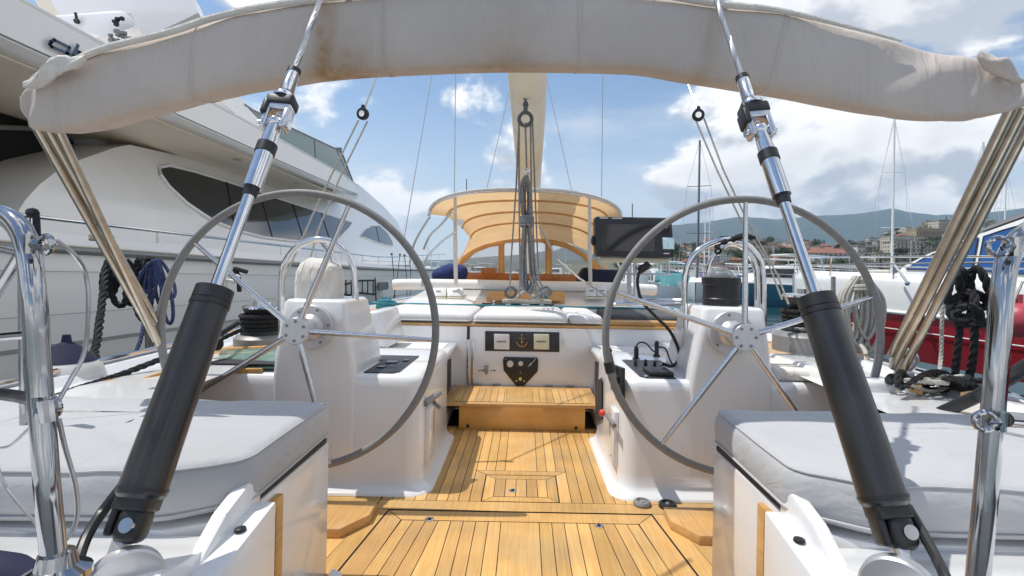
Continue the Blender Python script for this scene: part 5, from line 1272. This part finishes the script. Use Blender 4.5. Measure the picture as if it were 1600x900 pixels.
specs=[(1200,52,80,1.2,'tall white motor yacht behind the blue hulled boat'),(1250,47,120,1.0,'white motor boat pointing at the red boat bow'),(1160,62,10,1,'white motor boat seen just right of the compass'),(1105,75,30,1,'white motor boat seen through the right guard rails'),
 (1290,40,100,.9,'white motor boat just beyond the bow rail of the red boat'),(1180,41,95,.9,'low white motor boat behind the starboard compass'),(1145,50,15,1,'white motor boat stern between compass and wheel spoke'),(1070,52,12,1,'white motor boat between the lilac cover and the plotter'),(990,44,8,.9,'white motor boat stern behind the mount rail'),(1240,62,5,1.1,'tall white motor boat stern beyond the blue hull'),(1215,75,8,1.1,'white motor boat stern far beyond the blue hull'),(1262,85,15,1.1,'white motor boat stern beyond the red boat bow'),(1090,88,10,1.1,'white motor boat stern beyond the dark mast'),(1335,60,100,1,'white motor boat partly hidden by the red boat cabin'),
 (1010,70,0,1.1,'white motor boat far behind the plotter pole'),(985,58,10,1,'white motor boat behind the plotter mount'),(1275,70,60,1,'white motor boat above the bow of the red boat'),(1140,95,80,1.2,'white motor boat lying broadside beyond the compass'),
 (1230,100,90,1.2,'white motor boat lying broadside before the long terrace'),(1180,120,80,1.2,'distant white motor boat under the town trees'),(1060,110,70,1.2,'distant white motor boat left of the dark mast'),(1000,125,80,1.2,'distant white motor boat below the plotter'),
 (672,70,60,1.0,'white motor boat off the yacht bow seen left of the canopy'),(690,95,80,1.0,'second white motor boat off the yacht bow, further away'),(650,120,90,1.2,'far white motor boat behind the yacht bow rail'),(1310,110,90,1.2,'distant white motor boat above the red boat foredeck'),
 (1350,120,90,1.2,'distant white motor boat behind the coiled white rope'),(870,110,80,1.2,'distant white motor boat in the right windscreen pane'),(820,120,80,1.2,'distant white motor boat in the middle windscreen pane'),(750,115,80,1.2,'distant white motor boat in the left windscreen pane'),(722,85,70,1,'white motor boat at the left corner of the windscreen')]
for px,d,rz,sc,l in specs:
    o=copy_tree(mb0); place(o,px,d,rz,l,sc); o['group']=G
mb0['group']=G
# sailing boats
sb0=place(sail_boat(label='x',M=11.5,mm=darkspar),1090,42,160,'sailing boat with a tall dark mast beside the plotter')
S2=place(sail_boat(label='x',M=14.5,mm=white),1385,45,170,'sailing boat with a tall white mast rising before the hillside')
S3=place(sail_boat(label='x',L=12,M=14.5,mm=spar),1524,52,165,'sailing boat whose white mast rises behind the right bimini tubes')
G2='sailing boats in the marina'
for px,d,rz,sc,l in ((1102,60,150,.72,'sailing boat with pale mast just right of the dark mast'),(1112,75,20,.75,'sailing boat with second pale mast right of the dark mast'),(1470,120,160,.8,'sailing boat before the hilltop buildings'),(1422,150,150,.85,'far sailing boat left of the hilltop buildings'),(995,90,170,.6,'far sailing boat behind the plotter'),(1212,110,30,.55,'far sailing boat behind the blue hulled boat'),(1330,140,20,.6,'far sailing boat under the white tower'),(746,150,0,.6,'far sailing boat in the left windscreen pane'),(668,160,0,.6,'far sailing boat left of the canopy'),(800,140,30,.7,'far sailing boat in the middle windscreen pane'),(885,160,30,.7,'far sailing boat in the right windscreen pane'),(1565,42,150,.7,'sailing boat above the blue windows of the red boat')):
    o=copy_tree(S2); place(o,px,d,rz,l,sc); o['group']=G2
for o in (sb0,S2,S3): o['group']=G2

# ================================================================ LAND
water=mat('harbour_water',(.02,.07,.08),.08,noise=.3,nscale=.05)
nt,bs=nodes(water); tc=nt.nodes.new('ShaderNodeTexCoord'); n=nt.nodes.new('ShaderNodeTexNoise'); n.inputs['Scale'].default_value=1.3; n.inputs['Detail'].default_value=5
mp=nt.nodes.new('ShaderNodeMapping'); mp.inputs['Scale'].default_value=(1,.6,1); nt.links.new(tc.outputs['Object'],mp.inputs[0]); nt.links.new(mp.outputs[0],n.inputs['Vector'])
bp=nt.nodes.new('ShaderNodeBump'); bp.inputs['Strength'].default_value=.5; bp.inputs['Distance'].default_value=.25; nt.links.new(n.outputs[0],bp.inputs['Height']); nt.links.new(bp.outputs[0],bs.inputs['Normal'])
b=MB(); b.add([V((-6500,-600,WATER)),V((6500,-600,WATER)),V((6500,7000,WATER)),V((-6500,7000,WATER))],[(0,1,2,3)]); tag(b.build('water',water,fix=False),kind='structure')
hillm=mat('wooded_hill',(.025,.05,.045),.95,noise=.45,nscale=.012,noise2=(.075,.085,.05))
townm=mat('town_ground',(.13,.13,.09),.95,noise=.5,nscale=.05,noise2=(.05,.075,.035))
def hor(px): return 425+(px-820)*math.tan(ROLL)
ridge=[(300,412),(500,411),(640,409),(700,406),(760,401),(820,398),(860,394),(885,384),(930,378),(1000,364),(1050,352),(1100,347),(1150,339),(1190,340),(1210,343),(1260,338),(1340,334),(1370,329),(1392,325),(1415,331),(1460,336),(1500,334),(1560,330),(1600,325),(1750,305),(2000,300),(2400,330)]
def tabv(T,x): return lerp_tab(T,x)[0]
b=MB(); rows=[]; rr=random.Random(31)
for i,px in enumerate(range(300,2401,6)):
    top=tabv(ridge,px); D=5000; z=(ray(px,top).z)*D+E
    r=[]
    for k,(dd,f) in enumerate(((3300,-.01),(3600,.12),(3900,.30),(4200,.42),(4500,.66),(4800,.88),(5000,1.0),(5400,.9),(6200,.2))):
        u=ray(px,425).x; zz=z*f+ (0 if k in(0,6) else 26*math.sin(px*.035+k*1.9)+14*math.sin(px*.11+k*3.1)+rr.uniform(-5,5))*min(1,z/250)
        if k==6: zz+=rr.uniform(-3,3)
        r.append(V((u*dd,dd,max(zz,WATER-1))))
    rows.append(r)
b.loft(rows); tag(b.build('mountains',hillm,sharp=180),kind='structure')
ridge2=[(700,412),(860,409),(900,404),(960,400),(1050,390),(1120,376),(1200,372),(1260,380),(1330,392),(1400,388),(1500,378),(1600,360),(1700,350),(2000,340),(2400,340)]
b=MB(); rows=[]
for px in range(700,2401,6):
    z=ray(px,tabv(ridge2,px)).z*1700+E; r=[]
    for k,(dd,f) in enumerate(((1000,-.02),(1200,.35),(1450,.7),(1700,1),(2000,.8),(2600,0))):
        u=ray(px,425).x; r.append(V((u*dd,dd,z*f+(4*math.sin(px*.09+k*2)+rr.uniform(-2,2) if 0<k<5 else 0))))
    rows.append(r)
b.loft(rows); tag(b.build('wooded_foothill',hillm,sharp=180),kind='structure')
tline=[(840,420),(900,414),(960,408),(1020,402),(1050,395),(1100,386),(1150,380),(1200,382),(1250,386),(1300,388),(1350,386),(1385,374),(1410,360),(1450,352),(1500,346),(1560,350),(1650,360),(1900,360),(2300,380)]
def tz(px,t):
    z1=ray(px,tabv(tline,px)).z*850+E; return .5+ (z1-.5)*(t**1.15)
def td(t): return 260+590*t
def TP(px,t):
    d=td(t); return V((ray(px,425).x*d,d,tz(px,t)))
b=MB(); rows=[]
for px in range(840,2301,10):
    r=[V((ray(px,425).x*255,255,WATER-1)),V((ray(px,425).x*255.5,255.5,.45))]+[TP(px,k/14) for k in range(15)]+[V((ray(px,425).x*1100,1100,0))]
    rows.append(r)
b.loft(rows); tag(b.build('town_hillside',townm,sharp=180),kind='structure')
# quay / breakwater
quaym=mat('quay_concrete',(.36,.34,.31),.9,noise=.25,nscale=.3)
b=MB(); b.box((-60,180,WATER-1),(230,184,.35),.1); b.box((60,184,WATER-1),(64,256,.35),.1); b.box((150,184,WATER-1),(154,256,.35),.1); tag(b.build('quay',quaym),kind='structure')
# --- houses
def wallmat(name,c,k=1.0):
    m=mat(name,c,.9,noise=.12,nscale=.4); nt,bs=nodes(m)
    tc=nt.nodes.new('ShaderNodeTexCoord'); sp=nt.nodes.new('ShaderNodeSeparateXYZ'); nt.links.new(tc.outputs['Object'],sp.inputs[0])
    def mth(op,a,bv=None,c_=None):
        q=nt.nodes.new('ShaderNodeMath'); q.operation=op
        for i,v in enumerate((a,bv,c_)):
            if v is None: continue
            if isinstance(v,(int,float)): q.inputs[i].default_value=v
            else: nt.links.new(v,q.inputs[i])
        return q.outputs[0]
    h=mth('ADD',sp.outputs[0],sp.outputs[1]); fx=mth('FRACT',mth('DIVIDE',mth('ADD',h,100),2.8*k)); fz=mth('FRACT',mth('DIVIDE',sp.outputs[2],3.0*k))
    a=mth('MULTIPLY',mth('GREATER_THAN',fx,.34),mth('LESS_THAN',fx,.68)); c2=mth('MULTIPLY',mth('GREATER_THAN',fz,.28),mth('LESS_THAN',fz,.78)); w=mth('MULTIPLY',a,c2)
    mx=nt.nodes.new('ShaderNodeMix'); mx.data_type='RGBA'; mx.inputs[7].default_value=(.06,.065,.07,1)
    src=bs.inputs['Base Color'].links[0].from_socket; nt.links.new(w,mx.inputs[0]); nt.links.new(src,mx.inputs[6]); nt.links.new(mx.outputs[2],bs.inputs['Base Color'])
    return m
walls=[wallmat('plaster_cream',(.56,.50,.40)),wallmat('plaster_pink',(.46,.30,.24)),wallmat('plaster_white',(.62,.60,.56)),wallmat('plaster_ochre',(.42,.31,.18)),wallmat('plaster_grey',(.42,.40,.37))]
wn=['cream','pink','white','ochre','grey']
roofr=mat('roof_tile_red',(.27,.12,.085),.9,noise=.25,nscale=.6); roofg=mat('roof_grey',(.27,.25,.22),.9,noise=.2,nscale=.6)
def house(w,l,h,wm,flat,arch=False):
    o=root('house',(0,0,0),'x','house')
    b=MB(); b.box((-w/2,-l/2,-6),(w/2,l/2,h)); part('wall',b,wm,o)
    b=MB()
    if flat: b.box((-w/2-.3,-l/2-.3,h+.01),(w/2+.3,l/2+.3,h+.5)); b.box((-w/5,-l/5,h+.5),(w/5,l/5,h+2.2))
    else:
        e=.5; r=min(w,l)/2*.9; zz=h+r*.55
        b._bev([V((-w/2-e,-l/2-e,h+.01)),V((w/2+e,-l/2-e,h+.01)),V((w/2+e,l/2+e,h+.01)),V((-w/2-e,l/2+e,h+.01)),V((-w/2+r,0,zz)),V((w/2-r,0,zz))],[(3,2,1,0),(0,1,5,4),(1,2,5),(2,3,4,5),(3,0,4)],0,1)
    part('roof',b,roofg if flat else roofr,o); return o
protos=[]
for i in range(5):
    for fl_ in (0,1):
        for (w,l,h) in ((12,10,8.5),(18,11,11.5)):
            protos.append((i,fl_,w>15,house(w,l,h,walls[i],fl_)))
used=set(); rr=random.Random(77); cnt=0
def zone(px): return 'behind the plotter' if px<1065 else 'beyond the compass' if px<1200 else 'left of the white tower' if px<1340 else 'on the slope before the hilltop' if px<1480 else 'right of the hilltop'
for row in range(11):
    t0=.02+row*.092; px=1034+rr.uniform(0,15)
    while px<1552 and cnt<298:
        t=min(1,max(.01,t0+rr.uniform(-.04,.04))); d=td(t)
        if rr.random()<.80 and not (1225<px<1345 and row<2) and not (px>1330 and row<1):
            pi=rr.randrange(len(protos)); 
            if px>1340 and rr.random()<.6: pi=rr.choice([q for q in range(len(protos)) if protos[q][0] in(0,4,3) and protos[q][1]])
            ci,fl_,big,po=protos[pi]
            if pi in used: o=copy_tree(po)
            else: o=po; used.add(pi)
            p=TP(px,t); o.location=p; o.rotation_euler=(0,0,rr.choice((0,.25,-.3,.5,1.4))+rr.uniform(-.15,.15)); s=rr.uniform(.52,.85); o.scale=(s,s,s*rr.uniform(.85,1.25))
            l=f"{'tall' if big else 'low'} {wn[ci]} house with {'flat grey' if fl_ else 'red tiled'} roof {zone(px)}"
            o['label']=l; o['group']=l+' group'; cnt+=1
        px+= rr.uniform(13,25)*(500/d)*(.66 if 1320<px<1540 else 1.0)
for pi,(a,c_,e,po) in enumerate(protos):
    if pi not in used:
        for ch in list(po.children): bpy.data.objects.remove(ch)
        bpy.data.objects.remove(po)
# long white building with red roof; tower; terraces; hilltop fortress
def big(name,px,d,z,w,l,h,wm,label,cat,roofm,flat=True,rz=0):
    o=root(name,(ray(px,425).x*d,d,z),label,cat); loc=V(o.location)
    b=MB(); b.box(tuple(loc+V((-w/2,-l/2,-8))),tuple(loc+V((w/2,l/2,h)))); part('wall',b,wm,o)
    n=int(h//3.4)
    for i in range(n):
        b=MB(); b.box(tuple(loc+V((-w/2-.1,-l/2-1.4,i*3.4+3.0))),tuple(loc+V((w/2+.1,-l/2-.01,i*3.4+3.5)))); part('balcony',b,walls[2] if False else quaym,o)
    b=MB(); r=l/2
    if flat: b.box(tuple(loc+V((-w/2-.4,-l/2-.6,h+.01))),tuple(loc+V((w/2+.4,l/2+.6,h+.7))))
    else: b._bev([loc+V(p) for p in ((-w/2-.6,-l/2-.6,h+.01),(w/2+.6,-l/2-.6,h+.01),(w/2+.6,l/2+.6,h+.01),(-w/2-.6,l/2+.6,h+.01),(-w/2+r*.7,0,h+r*.5),(w/2-r*.7,0,h+r*.5))],[(3,2,1,0),(0,1,5,4),(1,2,5),(2,3,4,5),(3,0,4)],0,1)
    part('roof',b,roofm,o); o.rotation_euler=(0,0,rz); return o
big('terraced_hotel',1296,300,.8,26,12,14.5,walls[2],'long white seafront building with balconies and a red roof','building',roofr,False)
big('seafront_building',1225,310,.8,24,12,9,walls[2],'plain white seafront building with red roof behind the blue boat','building',roofr,False)
big('watch_tower',1341,330,8,5,5,14,walls[2],'slim white tower above the terraces','tower',roofg)
for i,(px,d,z,w,h,l) in enumerate(((1375,290,.6,30,9,'lowest grey terrace building with balconies behind the white mast'),(1430,300,.6,34,10,'wide grey terrace building above the red boat windscreen'),(1400,330,8,34,9,'middle terrace building behind the white mast'),(1455,340,9,36,9,'middle terrace building right of the white mast'),(1430,375,20,40,8,'upper terrace building under the hilltop'))):
    big('terrace_building',px,d,z,w,12,h,walls[4] if i%2 else walls[0],l,'building',quaym)
for i,(px,d,z,w,h,l) in enumerate(((1408,520,34,34,10,'left block of the tan hilltop fortress'),(1445,530,40,30,13,'middle block of the tan hilltop fortress'),(1482,540,46,34,17,'highest block of the tan hilltop fortress'),(1520,545,44,30,11,'right block of the tan hilltop fortress'))):
    big('hilltop_building',px,d,z,w,14,h,walls[3] if i%2 else walls[0],l,'building',quaym)
# --- trees
leafm=mat('foliage',(.045,.075,.025),.8,noise=.5,nscale=.9,noise2=(.085,.11,.045)); leafd=mat('dark_foliage',(.022,.045,.018),.8,noise=.5,nscale=.9,noise2=(.05,.07,.03)); barkm=mat('bark',(.11,.08,.055),.9,noise=.3,nscale=3)
def tree(kind,seed):
    r=random.Random(seed); o=root('cypress_tree' if kind=='cypress' else 'pine_tree' if kind=='pine' else 'broadleaf_tree',(0,0,0),'x','tree')
    H={'cypress':11,'pine':11,'broad':8}[kind]
    b=MB(); b.tube([V((0,0,-1)),V((.1,0,H*.4)),V((0,.1,H*.75))],[.32,.22,.08],6)
    for k in range(5):
        a=r.uniform(0,6.28); q=H*r.uniform(.35,.6); b.tube([V((0,0,q)),V((math.cos(a)*1.8,math.sin(a)*1.8,q+1.4))],[.12,.04],4)
    part('trunk',b,barkm,o); b=MB()
    cl=[]
    if kind=='broad': cl=[(V((r.uniform(-2.4,2.4),r.uniform(-2.4,2.4),H*r.uniform(.42,.9))),r.uniform(1.0,1.9)) for _ in range(11)]
    elif kind=='pine': cl=[(V((r.uniform(-3.4,3.4),r.uniform(-3.4,3.4),H*r.uniform(.78,.95))),r.uniform(.9,1.6)) for _ in range(12)]
    else: cl=[(V((r.uniform(-.3,.3),r.uniform(-.3,.3),H*q/9)),1.15*(1-abs(q-3.5)/8)) for q in range(1,10)]
    for c,R in cl:
        for _ in range(46):
            v=V((r.gauss(0,1),r.gauss(0,1),r.gauss(0,.8))).normalized()*R*r.uniform(.5,1.08)
            p=c+v; u=V((r.gauss(0,1),r.gauss(0,1),r.gauss(0,1))).normalized(); w=u.orthogonal().normalized(); s=r.uniform(.22,.42)
            b.add([p-u*s,p-w*s*.6,p+u*s,p+w*s*.6],[(0,1,2,3)])
    part('crown',b,leafd if kind!='broad' else leafm,o,fix=False); return o
tp_=[('broad',tree('broad',1)),('broad',tree('broad',2)),('pine',tree('pine',3)),('cypress',tree('cypress',4)),('pine',tree('pine',6))]
usedt=set(); rr=random.Random(5)
tn={'broad':'round green tree','pine':'dark umbrella pine','cypress':'dark slender cypress'}
def put_tree(k,p,s,px):
    kind,po=tp_[k]
    if k in usedt: o=copy_tree(po)
    else: o=po; usedt.add(k)
    o.location=p; o.rotation_euler=(0,0,rr.uniform(0,6)); o.scale=(s,s,s*rr.uniform(.85,1.15)); l=f"{tn[kind]} among the houses {zone(px)}"; o['label']=l; o['group']=l+' group'
for i in range(200):
    px=rr.uniform(960,1600); t=rr.random()**.9; p=TP(px,t); put_tree(rr.randrange(5),p,rr.uniform(.8,1.5),px)
for px,t in ((1218,.04),(1225,.04),(1232,.045),(1240,.04),(1180,.03),(1190,.035),(1172,.03),(1290,.02),(1300,.02),(1310,.02),(1320,.022),(1070,.05),(1080,.05),(1060,.06),(1332,.03),(1050,.05)):
    put_tree(0,TP(px,t),1.15,px)

# ================================================================ HAZE
hz=bpy.data.materials.new('haze'); hz.use_nodes=True; nt=hz.node_tree
for n in list(nt.nodes):
    if n.type=='BSDF_PRINCIPLED': nt.nodes.remove(n)
pv=nt.nodes.new('ShaderNodeVolumePrincipled'); pv.inputs['Color'].default_value=(.50,.73,1,1); pv.inputs['Density'].default_value=HAZE; pv.inputs['Anisotropy'].default_value=.2
nt.links.new(pv.outputs[0],nt.nodes['Material Output'].inputs['Volume'])
b=MB(); b.box((-6600,-700,WATER-3),(6600,7100,760)); h=b.build('haze',hz); tag(h,kind='stuff')

# ================================================================ SKY, SUN, CAMERA
sd=V((-.40,.03,.90)).normalized()
w=bpy.data.worlds.new('World'); SC.world=w; w.use_nodes=True; nt=w.node_tree; bg=nt.nodes['Background']
sky=nt.nodes.new('ShaderNodeTexSky'); sky.sky_type='NISHITA'; sky.sun_disc=False; sky.sun_elevation=math.asin(sd.z); sky.sun_rotation=math.atan2(sd.x,sd.y)%(2*math.pi); sky.altitude=0; sky.air_density=1.1; sky.dust_density=.25; sky.ozone_density=1.2
def N(t,**k):
    n=nt.nodes.new(t)
    for a,v in k.items(): setattr(n,a,v)
    return n
def M(op,a,bv=None,c=None,clamp=False):
    q=N('ShaderNodeMath',operation=op); q.use_clamp=clamp
    for i,v in enumerate((a,bv,c)):
        if v is None: continue
        if isinstance(v,(int,float)): q.inputs[i].default_value=v
        else: nt.links.new(v,q.inputs[i])
    return q.outputs[0]
tc=N('ShaderNodeTexCoord'); sp=N('ShaderNodeSeparateXYZ'); nt.links.new(tc.outputs['Generated'],sp.inputs[0])
X_,Y_,Z_=sp.outputs
def noise(vec,scale,det,dist=0,rough=.55):
    n=N('ShaderNodeTexNoise'); n.inputs['Scale'].default_value=scale; n.inputs['Detail'].default_value=det; n.inputs['Distortion'].default_value=dist; n.inputs['Roughness'].default_value=rough; nt.links.new(vec,n.inputs['Vector']); return n.outputs['Fac']
def ss(v,a,c):
    q=N('ShaderNodeMapRange',interpolation_type='SMOOTHSTEP'); q.inputs[1].default_value=a; q.inputs[2].default_value=c; nt.links.new(v,q.inputs[0]); return q.outputs[0]
# high thin veil: project on a cloud plane
zz=M('ADD',M('MAXIMUM',Z_,0),.18); cx=M('DIVIDE',X_,zz); cy=M('DIVIDE',Y_,zz)
cv=N('ShaderNodeCombineXYZ'); nt.links.new(cx,cv.inputs[0]); nt.links.new(cy,cv.inputs[1]); cv.inputs[2].default_value=CLOUD_SEED
veil=ss(noise(cv.outputs[0],.85,7,.5,.6),.47,.76)
az=N('ShaderNodeCombineXYZ'); nt.links.new(X_,az.inputs[0]); nt.links.new(M('MULTIPLY',Y_,.6),az.inputs[1]); nt.links.new(M('MULTIPLY',Z_,1.7),az.inputs[2])
mp=N('ShaderNodeMapping'); nt.links.new(az.outputs[0],mp.inputs[0]); mp.inputs['Location'].default_value=(CLOUD_SEED*1.7,.3,0)
cum=noise(mp.outputs[0],3.4,9,.25,.52)
mp2=N('ShaderNodeMapping'); nt.links.new(az.outputs[0],mp2.inputs[0]); mp2.inputs['Location'].default_value=(CLOUD_SEED*1.7+.035,.3,.07)
cum2=noise(mp2.outputs[0],3.4,9,.25,.52)
# more cloud to the right and low down; clear patch high
bias=M('ADD',M('MULTIPLY',ss(X_,.05,.6),.15),M('MULTIPLY',M('SUBTRACT',1,ss(Z_,.05,.42)),.085))
cm=ss(M('ADD',cum,bias),.555,.625)
shade=ss(M('SUBTRACT',cum,cum2),-.07,.05)
dens=ss(M('ADD',cum,bias),.60,.82)
hazeb=M('MULTIPLY',M('SUBTRACT',1,ss(Z_,.0,.36)),.72)
c1=N('ShaderNodeMix',data_type='RGBA'); c1.inputs[6].default_value=(4.1,4.4,4.9,1); c1.inputs[7].default_value=(8.6,8.5,8.35,1); nt.links.new(shade,c1.inputs[0])
c2=N('ShaderNodeMix',data_type='RGBA'); nt.links.new(M('MULTIPLY',dens,.45),c2.inputs[0]); nt.links.new(c1.outputs[2],c2.inputs[6]); c2.inputs[7].default_value=(3.6,3.95,4.45,1)
m1=N('ShaderNodeMix',data_type='RGBA'); nt.links.new(M('MULTIPLY',veil,.8),m1.inputs[0]); nt.links.new(sky.outputs[0],m1.inputs[6]); m1.inputs[7].default_value=(5.7,6.0,6.4,1)
mh=N('ShaderNodeMix',data_type='RGBA'); nt.links.new(hazeb,mh.inputs[0]); nt.links.new(m1.outputs[2],mh.inputs[6]); mh.inputs[7].default_value=(5.5,5.95,6.5,1)
m2=N('ShaderNodeMix',data_type='RGBA'); nt.links.new(cm,m2.inputs[0]); nt.links.new(mh.outputs[2],m2.inputs[6]); nt.links.new(c2.outputs[2],m2.inputs[7])
nt.links.new(m2.outputs[2],bg.inputs['Color']); bg.inputs['Strength'].default_value=.14
sl=bpy.data.lights.new('sun','SUN'); sl.energy=4.0; sl.angle=math.radians(.5); sl.color=(1,.96,.89)
so=bpy.data.objects.new('sun',sl); COL.objects.link(so); so.rotation_euler=(-sd).to_track_quat('-Z','Y').to_euler(); so.location=(0,0,30)
cam=bpy.data.cameras.new('camera'); cam.sensor_width=36; cam.lens=18; cam.shift_x=-20/1600; cam.shift_y=-25/1600; cam.clip_start=.02; cam.clip_end=20000
co=bpy.data.objects.new('camera',cam); COL.objects.link(co)
m=Matrix(((CS,-SN,0,0),(0,0,-1,0),(SN,CS,0,E),(0,0,0,1))); co.matrix_world=m
SC.camera=co
SC.view_settings.view_transform='Standard'; SC.view_settings.look='None'; SC.view_settings.exposure=.08; SC.view_settings.gamma=1
SC.render.engine='CYCLES'; SC.cycles.max_bounces=8; SC.cycles.transparent_max_bounces=16; SC.cycles.use_denoising=True; SC.cycles.volume_bounces=0
